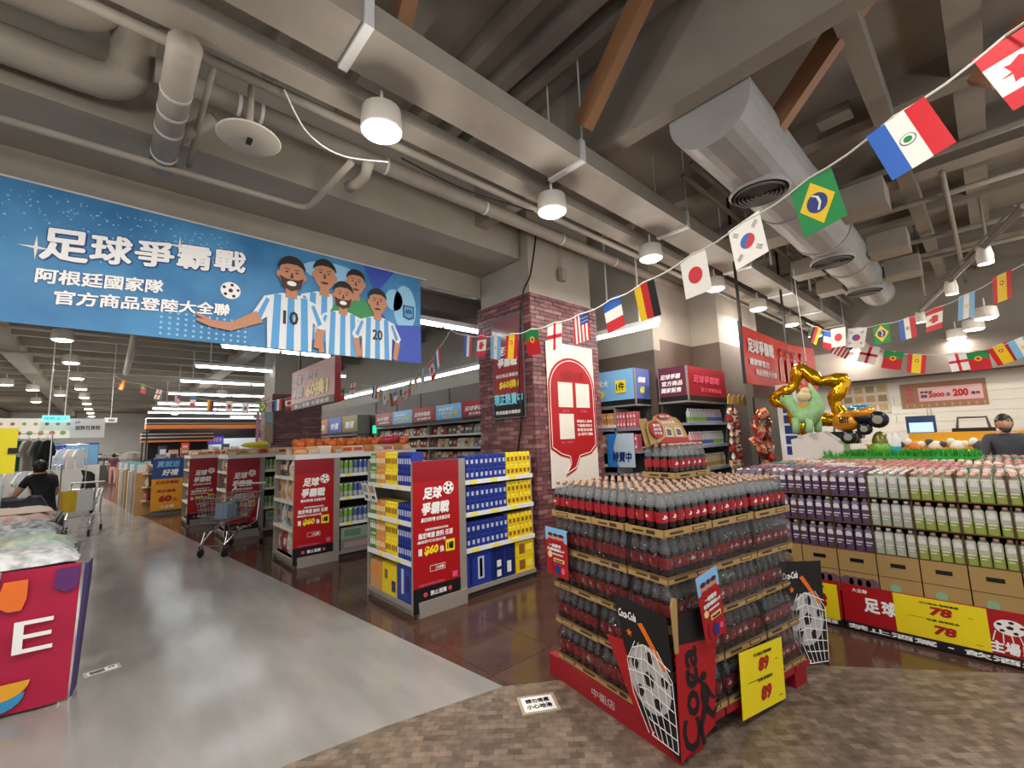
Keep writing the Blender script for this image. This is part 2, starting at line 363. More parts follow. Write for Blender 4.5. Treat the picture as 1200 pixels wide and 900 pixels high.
pipe('water_pipe', 'thick cream pipe just below the first turning pipe at top left', [(-4, 3.92, 4.22), (-.3, 3.92, 4.22)]+bend((-.25, 3.92, 4.22), (-.02, 3.75, 4.35), (-.02, 3.92, 4.22))[1:]+[(-.02, 2.6, 4.6)], .12, n=20)
pipe('drain_pipe', 'upright banded cream drain pipe with a side branch', [(.205, 2.9, 3.97), (.205, 4.38, 3.97)], .085, bands=[((.205, 2.9+1.48*k, 3.97), (0, 1, 0)) for k in (.3, .45, .6, .85)])
pipe('drain_pipe', 'short slanting branch pipe joining the banded drain pipe', [(.24, 3.95, 3.98), (.46, 3.70, 4.12)], .05)
q0, q1, q2 = hz(-40, 127, 3.9), hz(360, 245, 3.9), hz(412, 190, 3.95)
pipe('water_pipe', 'thin cream pipe running below the beam and bending up near the blue banner', [q0]+bend(q1.lerp(q0, .05), q1.lerp(q2, .12), q1)+[q2], .028)
pipe('conduit', 'thin slanting white conduit left of the white ceiling dish', [hz(252, 70, 4.15), hz(221, 195, 3.95)], .02)
pipe('conduit', 'short thick curved pipe end under the cable tray beside the nearest downlight', [hz(432, 190, 3.98), hz(428, 205, 3.95), hz(418, 216, 3.9), hz(408, 220, 3.9)], .045)
t = thing('ceiling_dish', 'round white disc hanging from the ceiling above the blue banner', 'ceiling dish', (.617, 3.3, 3.8))
MB().lathe([(.02, .03), (.19, .012), (.2, 0), (.19, -.006), (.03, -.01)], 28).obj('disc', M('dish_white', 'c9c2b6', .5), t, True)
MB().lathe([(.022, .02), (.022, .5)], 8).obj('rod', pipem, t); MB().box((-.015, -.03, -.03), (.015, .03, -.008)).obj('sensor', blk, t)
# big round air duct
t = thing('air_duct', 'big round silver grey air duct with round vents, top right', 'air duct', (3.95, 1.3, 4.28))
ductm = noisy('duct_wrap', '9b9a97', 'a6a5a2', 3, .5)
for i, (a, e, r) in enumerate(((-.48, 1.6, .33), (1.6, 3.0, .33), (3.0, 4.5, .30), (4.5, 5.9, .28), (5.9, 7.2, .26))):
    MB().tube([(a, 0, 0), (e-.02, 0, 0)], r, 28).obj('duct_section', ductm, t, False); MB().tube([(e-.05, 0, 0), (e, 0, 0)], r*1.04, 28).obj('flange', ductm, t)
for x in (.6, 3.45, 5.7):
    v = MB()
    for k in range(6): v.lathe([(.23-.036*k, -.02), (.215-.036*k, .015), (.205-.036*k, .01), (.22-.036*k, -.025)], 24, cap=False)
    vv = v.obj('round_vent', M('vent_metal', '8f8a82', .5), t, True); vv.location = (x, 0, -.36+.02*x/2)
    vv2 = MB().lathe([(.25, 0), (.27, .02), (.2, .12)], 24, cap=False).lathe([(.2, .02), (.001, .03)], 24, 1, cap=False).obj('vent_collar', [ductm, blk], t, True); vv2.location = (x, 0, -.36+.02*x/2)
for x in (2.3, 4.2, 5.7):
    MB().box((x, -.75, -.12), (x+.45, -.3, .16)).obj('side_outlet', pipem, t); MB().box((x+.03, .3, -.15), (x+.4, .7, .1)).obj('side_outlet', pipem, t)
# brown wooden fins
woodm = noisy('brown_wood', '8a6244', '9c7250', 3, .5, 0, (1, 1, .2))
d_ = Vector((.095, .737, -.67)).normalized()
for i, (px, py, z, nm) in enumerate(((683, 148, 4.3, 'near the middle of the ceiling'), (905, 152, 4.3, 'in front of the round air duct'), (459, 75, 4.3, 'above the nearest downlight'), (1148, 100, 4.3, 'at the top right behind the narrow beam'))):
    e = hz(px, py, z); t = thing('wooden_fin', 'slanting brown wooden ceiling fin '+nm, 'wooden fin', e)
    t.rotation_euler = d_.to_track_quat('Z', 'Y').to_euler()
    MB().box((-.05, -.09, -1.35), (.05, .09, 0)).obj('board', woodm, t)
# diagonal spotlight rail, right
a, b_ = Vector((6.4, -.42, 3.7)), Vector((11, .75, 3.7))
t = thing('light_track', 'dark slanting spotlight track with small lamps at the right', 'light track', a)
MB().tube([(0, 0, 0), b_-a], .035, 6).tube([(0, .06, .03), b_-a+Vector((0, .06, .03))], .012, 5).obj('rail', M('rail_grey', '6e675f', .5), t)
for k in (.25, .55, .98):
    c = (b_-a)*k; h = MB().lathe([(.06, 0), (.075, -.1), (.07, -.2)], 12, cap=False).lathe([(.015, 0), (.015, .05)], 6).obj('spot_head', housem, t, True); h.location = c
    MB().lathe([(.068, -.19), (.001, -.19)], 12, cap=False).obj('spot_lens', lampm, h)
# hanging conduits over the right area
for i, (x, y, z0) in enumerate(((8.8, 1.9, 4.0), (10.5, .6, 3.9), (9.2, -.2, 4.0), (7.2, 2.0, 4.1))):
    pipe('hanger_rod', 'thin vertical hanger rod under the ceiling at the right, %s of four' % ORD[i], [(x, y, z0), (x, y, 5.2)], .018, n=6)
for i, (y, z, x0, x1) in enumerate(((2.05, 4.5, 4.6, 13), (1.95, 4.6, 4.6, 13), (-.9, 4.5, 5, 13), (.1, 4.55, 7, 13))):
    pipe('conduit', 'thin grey conduit running along the ceiling at the right, %s of four' % ORD[i], [(x0, y, z), (x1, y, z)], .03, n=8)
for i, x in enumerate((6.6, 7.9, 9.6, 10.8)):
    pipe('conduit', 'cross pipe under the right ceiling, %s from the camera' % ORD[i], [(x, -3, 4.62), (x, 3, 4.62)], .04, n=8)
pipe('conduit', 'long ceiling pipe beyond the banner above the walkway', [(.3, 10.7, 3.95), (.3, 17, 3.95)], .07)
for i, y in enumerate((8.6, 10.4, 13.2, 16.4)): pipe('water_pipe', 'horizontal pipe across the walkway ceiling, %s behind the banner' % ORD[i], [(-9, y, 4.25), (4, y, 4.25)], .035, n=8)
# wires
def cable(label, pts, r, mt, k=10):
    P = []; pts = [Vector(p) for p in pts]
    for i in range(len(pts)-1):
        p0, p1, p2, p3 = pts[max(i-1, 0)], pts[i], pts[i+1], pts[min(i+2, len(pts)-1)]
        for j in range(k):
            u = j/k; P.append(.5*((2*p1)+(p2-p0)*u+(2*p0-5*p1+4*p2-p3)*u*u+(3*p1-p0-3*p2+p3)*u**3))
    P.append(pts[-1]); o0 = P[0].copy()
    o = MB().tube([p-o0 for p in P], r, 6).obj('cable', mt); o.location = o0
    return tag(o, label, 'cable')
cable('black cable hanging down the left face of the near brick pillar', [hy(629, 268, 3.9), hy(622, 320, 3.9), hx(612, 350, 3.95), hx(609, 440, 3.93), hx(611, 490, 3.93), hx(607, 530, 3.95), hx(605, 560, 3.955)], .012, blk)
cable('thin white cable drooping from the tray to the nearest downlight', [hz(333, 105, 4.1), hz(360, 155, 3.9), hz(400, 182, 3.85), hz(455, 190, 3.85)], .006, whmet)
cable('black cable looping along the ceiling pipe left of the pillar', [hz(470, 185, 4.0), hz(540, 220, 3.95), hz(600, 240, 3.95), hz(625, 248, 4.0)], .008, blk)
t = thing('alarm_box', 'small grey box with conduit on the cream top of the near pillar', 'alarm box', hy(657, 323, 3.98), rot=FY)
MB().box((-.05, -.09, 0), (.05, .09, .07)).box((-.07, -.05, .02), (-.05, .05, .05)).obj('case', greymet, t); MB().tube([(0, .09, .03), (0, .6, .03)], .012, 6).obj('tube', pipem, t)
# ================================================================ COLA STACK
CA = math.radians(10.5); CU = Vector((math.cos(CA), -math.sin(CA), 0)); CV = Vector((math.sin(CA), math.cos(CA), 0)); C0 = Vector((2.244, 1.28, 0))
def cl(u, v, z=0): return C0+CU*u+CV*v+Vector((0, 0, z))
redw = M('pallet_red', '8f1722', .5); cola = M('cola_liquid', '180706', .08, spec=.8)
petc = M('clear_plastic', 'a2a6a8', .05, alpha=.30, spec=.9); labm = M('bottle_label_red', '9e1822', .35); labw = M('label_white', 'efe9e6', .4)
capm = M('cap_copper', 'b3907a', .45); labk = M('label_black', '17100f', .35)
t = thing('pallet', 'low red wooden pallet with white characters under the cola stack', 'pallet', C0, -CA)
def pb(a, b_, nm='board'): return MB().box(a, b_).obj(nm, redw, t)
pb((-.03, -.03, .0), (.0, 1.06, .135), 'side_board'); 
for i in range(7): pb((.0+i*.187, -.03, .105), (.17+i*.187, 1.06, .135), 'top_board')
for u in (.03, .57, 1.12): 
    for v in (-.02, .48, .96): pb((u, v, 0), (u+.14, v+.1, .105), 'block')
tt = text('中衛店', 0, 0, .2, .05, M('stencil_white', 'c8b8b4', .6), t, bold=.01); tt.rotation_euler = (math.pi/2, 0, -math.pi/2); tt.location = (-.032, .62, .045)
# bottle parts
def bottle_meshes():
    prof = [(.026, 0), (.031, .006), (.032, .05), (.0325, .1), (.032, .135), (.031, .15), (.026, .175), (.018, .2), (.0125, .212), (.0125, .222)]
    b1 = MB().lathe(prof, 10, [0, 0, 0, 0, 0, 1, 1, 1, 1]).mesh('bottle', [cola, petc], True)
    c1 = MB().lathe([(.0145, .218), (.0148, .236), (.012, .238)], 10).mesh('cap', capm, True)
    l = MB().lathe([(.0333, .072), (.0335, .074), (.0335, .126), (.0333, .128)], 12, cap=False)
    for a0 in (0, math.pi):
        for k_, (za, zb, wa) in enumerate(((.092, .099, .5), (.101, .112, .36), (.095, .105, .62), (.085, .088, .7))):
            c_ = a0 + (k_-1.5)*.16
            pts = []
            for s_ in (-1, 1):
                for z in (za, zb): pts.append((.0342*math.cos(c_+s_*wa/2), .0342*math.sin(c_+s_*wa/2), z))
            l.add(pts, [(0, 2, 3, 1)], 1)
    l1 = l.mesh('label', [labm, labw])
    return b1, c1, l1
bme, cme, lme = bottle_meshes()
proto = mobj('cola_bottle', bme); pc = mobj('cap', cme, proto); pl = mobj('label', lme, proto); PT = (proto, [(pc, []), (pl, [])]); used = [False]
tag(proto, 'x', 'bottle')
def put_bottle(p, label, group, rz):
    if not used[0]:
        used[0] = True; proto.location = p; proto.rotation_euler = (0, 0, rz); proto['label'] = label; proto['group'] = group; return
    dup(PT, p, label, group, rz)
TP = .0682; TL, TW = 6*TP+.012, 4*TP+.01
tprint = M('tray_print', '3c2a14', .7)
def tray_mesh():
    m = MB(); h = .042
    m.box((0, 0, 0), (TL, TW, .004)); m.box((0, 0, 0), (TL, .004, h)); m.box((0, TW-.004, 0), (TL, TW, h)); m.box((0, 0, 0), (.004, TW, h)); m.box((TL-.004, 0, 0), (TL, TW, h))
    me = m.mesh('tray', kraft)
    p = MB()
    for y, s_ in ((-.001, 1), (TW+.001, 1)):
        p.box((.24, y-.0005, .010), (.36, y+.0005, .033)); p.box((.05, y-.0005, .014), (.16, y+.0005, .026))
    for x in (-.001, TL+.001): p.box((x-.0005, .06, .012), (x+.0005, .12, .032)); p.box((x-.0005, .14, .016), (x+.0005, .22, .026))
    p2 = MB()
    for y in (-.002, TW+.002): p2.box((.25, y-.0006, .014), (.35, y+.0006, .029))
    return me, p.mesh('print', tprint), p2.mesh('print', kraft)
tme_, tpr, tpr2 = tray_mesh()
filmm = M('shrink_film', 'e8e6ee', .15, alpha=.3); fnt = filmm.node_tree; fb = fnt.nodes['Principled BSDF']
tr_, gl_, ms_, fr_ = (fnt.nodes.new('ShaderNode'+k_) for k_ in ('BsdfTransparent', 'BsdfGlossy', 'MixShader', 'Fresnel'))
gl_.inputs['Roughness'].default_value = .05; gl_.inputs['Color'].default_value = (.9, .88, .95, 1); fr_.inputs[0].default_value = 1.42
bp = fnt.nodes.new('ShaderNodeBump'); bp.inputs['Strength'].default_value = .9; bp.inputs['Distance'].default_value = .012
nn = fnt.nodes.new('ShaderNodeTexNoise'); nn.inputs['Scale'].default_value = 30
fnt.links.new(nn.outputs[0], bp.inputs['Height']); fnt.links.new(bp.outputs[0], gl_.inputs['Normal']); fnt.links.new(bp.outputs[0], fr_.inputs['Normal'])
fnt.links.new(fr_.outputs[0], ms_.inputs[0]); fnt.links.new(tr_.outputs[0], ms_.inputs[1]); fnt.links.new(gl_.outputs[0], ms_.inputs[2]); fnt.links.new(ms_.outputs[0], fnt.nodes['Material Output'].inputs[0]); fnt.nodes.remove(fb)
def film_mesh():
    m = MB(); n = 12
    def ring(z, sh): return [(sh, sh, z), (TL-sh, sh, z), (TL-sh, TW-sh, z), (sh, TW-sh, z)]
    rs = [(.03, -.002), (.06, .0), (.15, .0), (.19, .012), (.222, .024)]
    vs = [p for z, s_ in rs for p in ring(z, s_)]
    fs = [(i*4+k, i*4+(k+1) % 4, i*4+4+(k+1) % 4, i*4+4+k) for i in range(len(rs)-1) for k in range(4)]
    return m.add(vs, fs).mesh('shrink_wrap', filmm)
fme = film_mesh()
TIERS = [.137+.2385*k for k in range(5)]
TN = ['bottom', 'second', 'third', 'fourth', 'top']
FACEUSED = 0
trays = []     # (u0, v0, rotated)
for i in range(3): trays += [(i*.435-.02, -.02, 0), (i*.435-.02, .265, 0)]
for i in range(4): trays.append((TW+i*.345-.02, .55, 1))
rest = {}
cands = []; inner = MB()
for ti, z in enumerate(TIERS):
    for k, (u0, v0, ro) in enumerate(trays):
        ju, jv = R_.uniform(-.006, .006), R_.uniform(-.006, .006)
        u, v = u0+ju, v0+jv
        rz = -CA+(math.pi/2 if ro else 0)
        onface = (v0 < 0) or (u0 < 0 and not ro) or (ro and k == 6)
        vis = onface or ti == 4
        where = ('corner' if k == 0 else 'left face, middle' if k == 1 else 'left face, rear' if k == 6 else 'right face, middle' if k == 2 else 'right face, far' if k == 4 else 'inner, number') 
        if vis:
            lb = {0: 'at the front corner', 1: 'in the middle of the left face', 6: 'at the rear of the left face', 2: 'in the middle of the right face', 4: 'at the far end of the right face', 3: 'in the centre', 5: 'at the back right', 7: 'in the back row, second from left', 8: 'in the back row, third from left', 9: 'in the back row, rightmost'}[k]
            tr = thing('bottle_tray', 'cardboard tray %s, %s tier' % (lb, TN[ti]), 'tray', cl(u, v, z), rz, 'cardboard trays of the cola stack')
            mobj('tray_wall', tme_, tr); mobj('print', tpr, tr); mobj('panel', tpr2, tr)
            if ti < 4 and onface: mobj('shrink_wrap', fme, tr)
        else:
            inner.T = Matrix.Translation(cl(u, v, z)) @ Matrix.Rotation(rz, 4, 'Z'); inner.box((.03, .03, 0), (TL-.03, TW-.03, .04)).box((.1, .08, .04), (TL-.1, TW-.08, .235))
        for a in range(6):
            for b_ in range(4):
                x, y = .006+TP*(a+.5), .005+TP*(b_+.5)
                if ro: x, y = -y, x
                uu, vv = u+x, v+y
                cands.append((ti, k, a, b_, uu, vv, z+.005))
tag(inner.obj('carton_core', kraftd), 'brown inner cartons in the middle of the cola stack', 'cartons', kind='stuff')
# face bottles are the outermost row of every tier
sel = []; oth = []
for c in cands:
    ti, k, a, b_, uu, vv, z = c
    f = None
    if k in (0, 2, 4) and b_ == 0: f = 'R'
    elif k in (0, 1) and a == 0: f = 'L'
    elif k == 6 and b_ == 3: f = 'L'
    if f: sel.append((c, f))
    else: oth.append(c)
top = [c for c in oth if c[0] == 4]; top.sort(key=lambda c: c[4]+c[5])
TRN = {0: 'front corner', 1: 'left face middle', 6: 'left face rear', 2: 'right face middle', 4: 'right face far', 3: 'central', 5: 'back right', 7: 'back row second', 8: 'back row third', 9: 'back row last'}
nt_ = 300-12-len(sel)
cntR = {}
sel.sort(key=lambda q: (q[0][0], q[0][4] if q[1] == 'R' else q[0][5]))
for c, f in sel:
    ti, k, a, b_, uu, vv, z = c; key = (ti, f); cntR[key] = cntR.get(key, 0)+1
    put_bottle(cl(uu, vv, z), 'cola bottle, %s from the front corner, %s face, %s tier' % (ORD[cntR[key]-1], 'right' if f == 'R' else 'left', TN[ti]), 'cola bottles of the big stack', R_.choice((-1.2, -.7, -.3, 2.1))+R_.uniform(-.3, .3) if f == 'L' else R_.uniform(-2.2, -1.0))
for c in top[:nt_]:
    ti, k, a, b_, uu, vv, z = c
    put_bottle(cl(uu, vv, z), 'cola bottle, top tier, %s tray, %s row, %s bottle' % (TRN[k], ORD[b_], ORD[a]), 'cola bottles of the big stack', R_.uniform(0, 6))
def bottle_mass(m, p, det=True):
    m.lathe([(.03, 0), (.0325, .1), (.031, .15)], 6, 0, p)
    m.lathe([(.031, .15), (.018, .2), (.0125, .222)], 6, 1, p, cap=False); m.lathe([(.0145, .218), (.012, .238)], 6, 2, p)
    m.lathe([(.0334, .074), (.0334, .126)], 6, 3, p, cap=False)
m = MB()
for c in top[nt_:]: bottle_mass(m, cl(c[4], c[5], c[6]))
for c in oth:
    if c[0] < 4 and (c[4] < .16 or c[5] < .16): bottle_mass(m, cl(c[4], c[5], c[6]))
tag(m.obj('cola_bottles', [cola, petc, capm, labm]), 'further cola bottles behind the outer rows of the stack', 'bottles', kind='stuff')
# small tray on top with 24 bottles and the cardboard topper
zt = TIERS[4]+.2385+.005
u0, v0 = .60, .36
tr = thing('bottle_tray', 'brown cardboard tray standing alone on top of the cola stack', 'tray', cl(u0, v0, zt), -CA+.06)
mobj('tray_wall', tme_, tr); mobj('print', tpr, tr); mobj('panel', tpr2, tr)
m = MB(); mw = tr.matrix_world if 0 else Matrix.Translation(cl(u0, v0, zt)) @ Matrix.Rotation(-CA+.06, 4, 'Z')
for a in range(6):
    for b_ in range(4):
        p = mw @ Vector((.006+TP*(a+.5), .005+TP*(b_+.5), .004))
        if b_ in (0, 1): put_bottle(p, 'cola bottle in the single tray on top, %s from the left, %s row' % (ORD[a], 'front' if b_ == 0 else 'second'), 'cola bottles in the topmost tray', R_.uniform(-2, -1.2))
        else: bottle_mass(m, p)
tag(m.obj('cola_bottles', [cola, petc, capm, labm]), 'cola bottles in the back rows of the topmost tray', 'bottles', kind='stuff')
# topper
P = [hp(*q, cl(.6, .47), -CV) for q in ((748, 514), (826, 514))]
tp0 = mw @ Vector((-.02, .17, .24))
t = thing('display_topper', 'curved brown cardboard topper with round red badge above the cola bottles', 'display topper', tp0, rot=frame(CU, Vector((0, 0, 1))+CV*.25))
out = [(0, 0), (.0, .12), (.03, .17), (.09, .185), (.12, .215), (.20, .235), (.28, .225), (.32, .205), (.36, .20), (.40, .16), (.43, .08), (.44, 0)]
MB().prism([(x-.0, y) for x, y in out], -.006, 0).obj('board', kraft, t)
MB().prism([(.07, .01), (.09, .12), (.13, .19), (.21, .215), (.31, .19), (.37, .14), (.42, .02)], .001, .004).obj('gold_area', M('topper_gold', 'b89a62', .4), t)
MB().prism([(.07, .005), (.16, .045), (.42, .04), (.43, .0)], .005, .007).obj('red_area', red, t)
MB().prism(circ(.085, .105, .068, 24), .01, .018).obj('round_badge', red, t)
for k_, s_ in enumerate(('集點', '抽好禮', '天天抽')): text(s_, .045, .125-.03*k_, .08, .022, white, t, .02, .02)
MB().prism(circ(.21, .205, .07, 18, .025), .006, .012).obj('top_badge', red, t); text('開飲大獎', .155, .196, .11, .02, labw, t, .014)
text('買就送好禮', .17, .15, .14, .02, white, t, .006, .02)
for cx in (.22, .33):
    MB().prism([(cx-.035, .05), (cx+.03, .05), (cx+.035, .11), (cx-.03, .12)], .007, .009).obj('frame', white, t); MB().prism([(cx-.027, .057), (cx+.022, .057), (cx+.027, .103), (cx-.022, .112)], .0095, .011).obj('picture', M('topper_pic', '5d5140', .5), t)
MB().box((.05, -.0, -.14), (.4, .01, -.0)).obj('support', kraft, t)
MB().prism([(-.03, 0), (-.03, .2), (.05, .2), (.05, 0)], -.03, -.02).obj('side_flap', kraft, t)

# ---------------- folded football boards at the stack corners
def ball_print(m, cx, cy, r, W_=0, K=1, ry=None, z=(.003, .006)):
    m.prism(circ(cx, cy, r, 24, ry), z[0], z[1], W_); ry = ry or r
    for a, d, s_ in ((.3, 0, .26), (1.4, .68, .2), (2.7, .72, .2), (3.9, .7, .2), (5.2, .7, .2), (.2, .75, .18)):
        x, y = cx+d*r*math.cos(a), cy+d*ry*math.sin(a)
        m.prism([(x+s_*r*math.cos(a+k*1.2566), y+s_*ry*math.sin(a+k*1.2566)) for k in range(5)], z[1], z[1]+.001, K)
def net(m, x0, y0, x1, y1, mi, z):
    pass
def strip(m, pts, w, z, mi=0):
    for (ax, ay), (bx, by) in zip(pts, pts[1:]):
        dx, dy = bx-ax, by-ay; l = math.hypot(dx, dy) or 1; nx, ny = -dy/l*w/2, dx/l*w/2
        m.prism([(ax+nx, ay+ny), (bx+nx, by+ny), (bx-nx, by-ny), (ax-nx, ay-ny)], z, z+.0012, mi)
def net_board(t, flip=1):
    W2 = lambda pts: [(x*flip, y) for x, y in pts]
    MB().prism(W2([(0, 0), (-.24, .12), (-.38, .72), (-.02, .69), (0, .69)]), -.006, 0).obj('black_board', ink, t)
    MB().prism(W2([(-.22, .08), (-.34, .46), (-.47, .45), (-.29, .1)]), -.016, -.009).obj('red_flap', red, t)
    b_ = MB(); ball_print(b_, -.155*flip, .33, .14, 0, 1, .17, (.001, .003)); b_.obj('football_print', [M('ball_grey', 'b5b2b2', .4), ink], t)
    n_ = MB()
    for k in range(7):
        x = -.30+.05*k; strip(n_, W2([(-.16+(x+.16)*.5, .50), (x, .38), (x*.93, .22), (x*.62-.005, .05)]), .004, .0055)
    for k in range(7):
        y = .48-.065*k; strip(n_, W2([(-.30+.03*k*(k > 2)*.8+(.05 if k == 0 else 0), y-.02), (-.17, y+.02-.01*k), (-.005, y-.05)]), .005, .0057)
    n_.obj('net_print', white, t)
    tx = text('Coca-Cola', -.34 if flip > 0 else .2, .60, .13, .045, white, t, .002, .03, .25)
    st = MB(); st.prism([(-.27*flip+.022*(1 if i % 2 == 0 else .45)*math.cos(math.pi/2+i*math.pi/5), .53+.022*(1 if i % 2 == 0 else .45)*math.sin(math.pi/2+i*math.pi/5)) for i in range(10)], .001, .003).obj('gold_star', orange, t)
    MB().prism(W2([(-.20, .60), (-.17, .61), (-.03, .42), (-.05, .41)]), .001, .004).obj('orange_stripe', orange, t)
t = thing('corner_board', 'folded black and red football board on the front corner of the cola stack', 'display board', cl(-.045, -.045, .03), rot=frame(-(CV*.97+CU*.02), (Vector((0, 0, 1))-CU*.06)))
net_board(t)
t.matrix_world = Matrix.Translation(cl(-.05, -.05, .03)) @ frame(-CV, Vector((0, 0, 1))-CU*.05).to_4x4()
rb = bpy.data.objects.new('red_side', None); COL.objects.link(rb); rb.parent = t
RR = (frame(-CV, Vector((0, 0, 1))-CU*.05).inverted() @ frame(CU-CV*.03, Vector((0, 0, 1))-CV*.03)).to_4x4(); rb.matrix_local = RR
MB().prism([(0, 0), (.27, .09), (.32, .52), (.0, .55)], -.005, 0).obj('red_board', red, rb)
MB().prism([(0, .551), (.27, .521), (.2, .70), (0, .69)], -.005, 0).obj('black_top', ink, rb)
s1 = text('Coca', .16, .02, .50, .14, ink, rb, .001, .03, .1); s1.rotation_euler = (0, 0, math.pi/2)
pl_ = MB()
for poly in ([(.135, .33), (.16, .32), (.185, .25), (.17, .20), (.13, .215), (.12, .28)], [(.17, .20), (.13, .21), (.10, .12), (.11, .03), (.13, .03), (.125, .12)], [(.17, .21), (.21, .16), (.25, .19), (.26, .22), (.24, .17), (.21, .125), (.15, .18)],
             [(.13, .32), (.08, .35), (.03, .39), (.035, .405), (.09, .375), (.14, .345)], [(.17, .31), (.21, .25), (.23, .23), (.22, .22), (.19, .245), (.16, .29)], circ(.15, .355, .022, 10)):
    pl_.prism([(x+.05, y) for x, y in poly], .0025, .004)
pl_.obj('player_print', ink, rb)
MB().prism([(-.012, .52), (.01, .52), (.015, .78), (-.015, .79), (-.03, .75)], .004, .012).obj('tan_strip', kraft, rb)
t = thing('corner_board', 'black football-net board leaning at the far right corner of the cola stack', 'display board', cl(1.42, -.06, .03))
t.matrix_world = Matrix.Translation(cl(1.46, -.07, .06)) @ frame(CU*.9-CV*.25, Vector((0, 0, 1))-CU*.14).to_4x4()
net_board(t)
# hanging promo cards (red, with picture) and price card
def promo_card(t, w, h):
    rect(t, 'card', 0, 0, w, h, red); rect(t, 'picture', 0, h*.72, w, h, skyb, .002)
    p = MB()
    for k_, (x, r) in enumerate(((.25, .12), (.5, .1), (.75, .13))): p.prism(circ(w*x, h*.80, w*r, 12, h*.08), .003, .004, 1); p.prism(circ(w*x, h*.86, w*r*1.05, 12, h*.035), .0045, .005, 0); p.prism([(w*(x-.16), h*.70), (w*(x+.16), h*.70), (w*(x+.1), h*.77), (w*(x-.1), h*.77)], .0035, .0045, 2)
    p.obj('people_print', [M('hair_print', '3a1d16', .5), M('skin_print', 'c98a6c', .5), red], t)
    text('一起看球', w*.2, h*.60, w*.55, h*.07, white, t, .006, .04); text('狂歡暢飲5-9', w*.1, h*.52, w*.8, h*.06, white, t, .006, .04)
    text('憑證登錄發票', w*.32, h*.44, w*.5, h*.035, white, t, .004); rect(t, 'gold_tag', w*.38, h*.30, w*.85, h*.37, M('tag_gold', 'e6c98a', .5), .004); text('現金抽獎', w*.42, h*.315, w*.38, h*.04, ink, t, .005)
    MB().prism(circ(w*.2, h*.43, w*.1, 14), .001, .004).obj('gold_seal', M('tag_gold', 'e6c98a', .5), t)
    g = MB(); g.prism([(w*.18, h*.06), (w*.34, h*.06), (w*.34, h*.2), (w*.28, h*.27), (w*.24, h*.27), (w*.18, h*.2)], .002, .004, 0); g.prism([(w*.42, h*.06), (w*.62, h*.06), (w*.66, h*.18), (w*.52, h*.25), (w*.40, h*.18)], .002, .004, 1); g.prism(circ(w*.78, h*.14, w*.09, 12), .002, .004, 2); g.obj('prize_print', [maroon, navy, pink], t)
t = thing('promo_card', 'red promotional card with three people, tilted over the front corner board', 'promo card', cl(.14, -.11, .545), rot=frame(rotv := CU*.96+Vector((0, 0, .2)), Vector((0, 0, 1))-CV*.05)); promo_card(t, .185, .36)
t = thing('promo_card', 'red promotional card with people on the left face of the cola stack', 'promo card', cl(-.06, 1.00, .70), rot=frame(-CV, (0, 0, 1))); promo_card(t, .24, .32)
def price_card(t, w, h, n1, two=True, head='搶購價'):
    rect(t, 'card', 0, 0, w, h, yel)
    text('可口飲品 整箱優惠', w*.3, h*.86, w*.42, h*.05, ink, t, .003) if two else text('果汁系列', w*.08, h*.86, w*.5, h*.07, ink, t, .003)
    if two:
        text(n1, w*.40, h*.60, w*.25, h*.22, red, t, .003, .05, .15); text('任選 超值組合', w*.36, h*.46, w*.35, h*.05, ink, t, .003); text(n1, w*.42, h*.14, w*.25, h*.23, red, t, .003, .05, .15)
        MB().box((w*.15, h*.50, .001), (w*.4, h*.503, .003)).box((w*.8, h*.7, .001), (w*.86, h*.705, .003)).box((w*.85, h*.1, .001), (w*.92, h*.106, .003)).obj('rule', ink, t)
    else: text(n1, w*.15, h*.25, w*.5, h*.48, red, t, .003, .05, .1)
pa, pb_ = hp(871, 845, cl(0, -.06), CV), hp(921, 818, cl(0, -.06), CV); pt = hp(862, 768, cl(0, -.06), CV)
t = thing('price_card', 'yellow price card with 89 printed twice, on the cola stack', 'price card', pa, rot=frame(pb_-pa, pt-pa)); price_card(t, (pb_-pa).length, (pt-pa).length, '89')

# ================================================================ JUICE DISPLAY
JX, JY = 4.6, 1.29
jm = {'purple': ('57415f', '6a5672'), 'pale': ('a3ab98', 'b3b7ab'), 'green': ('8d9a48', 'b4b6a0')}
jbot = {}
def juice_proto(kd):
    a, b_ = jm[kd]; body = M('juice_'+kd, a, .3); tp = M('juice_top_'+kd, b_, .3); em = M('juice_emblem', 'd9d4d6', .4)
    m = MB(); w = .029; c = .009
    def sq(w, z): return [(w-c, -w, z), (w, -w+c, z), (w, w-c, z), (w-c, w, z), (-w+c, w, z), (-w, w-c, z), (-w, -w+c, z), (-w+c, -w, z)]
    rs = [(w, 0), (w, .08), (w, .15), (w*.85, .165), (w*.5, .178), (w*.42, .183)]
    vs = [p for ww, z in rs for p in ([(x*ww/w, y*ww/w, z) for x, y, _ in sq(w, 0)])]
    fs = [(i*8+k, i*8+(k+1) % 8, i*8+8+(k+1) % 8, i*8+8+k) for i in range(5) for k in range(8)]+[tuple(range(7, -1, -1))]
    m.add(vs, fs, [0]*8+[1 if kd != 'purple' else 0]*8+[1]*8+[2]*16+[0])
    me = m.mesh('juice_bottle', [body, tp, petc])
    e = MB()
    T0 = Matrix.Translation((-w-.0008, 0, .115)) @ frame((0, -1, 0), (0, 0, 1)).to_4x4()
    e.T = T0; e.prism([(-.02, -.005), (.02, -.005), (.021, .02), (.012, .033), (-.012, .033), (-.021, .02)], 0, .001)
    e.prism([(-.022, -.05), (.022, -.05), (.022, -.04), (-.022, -.04)], 0, .001); e.prism([(-.022, -.07), (.01, -.07), (.01, -.063), (-.022, -.063)], 0, .001)
    eme = e.mesh('emblem', em)
    return me, eme
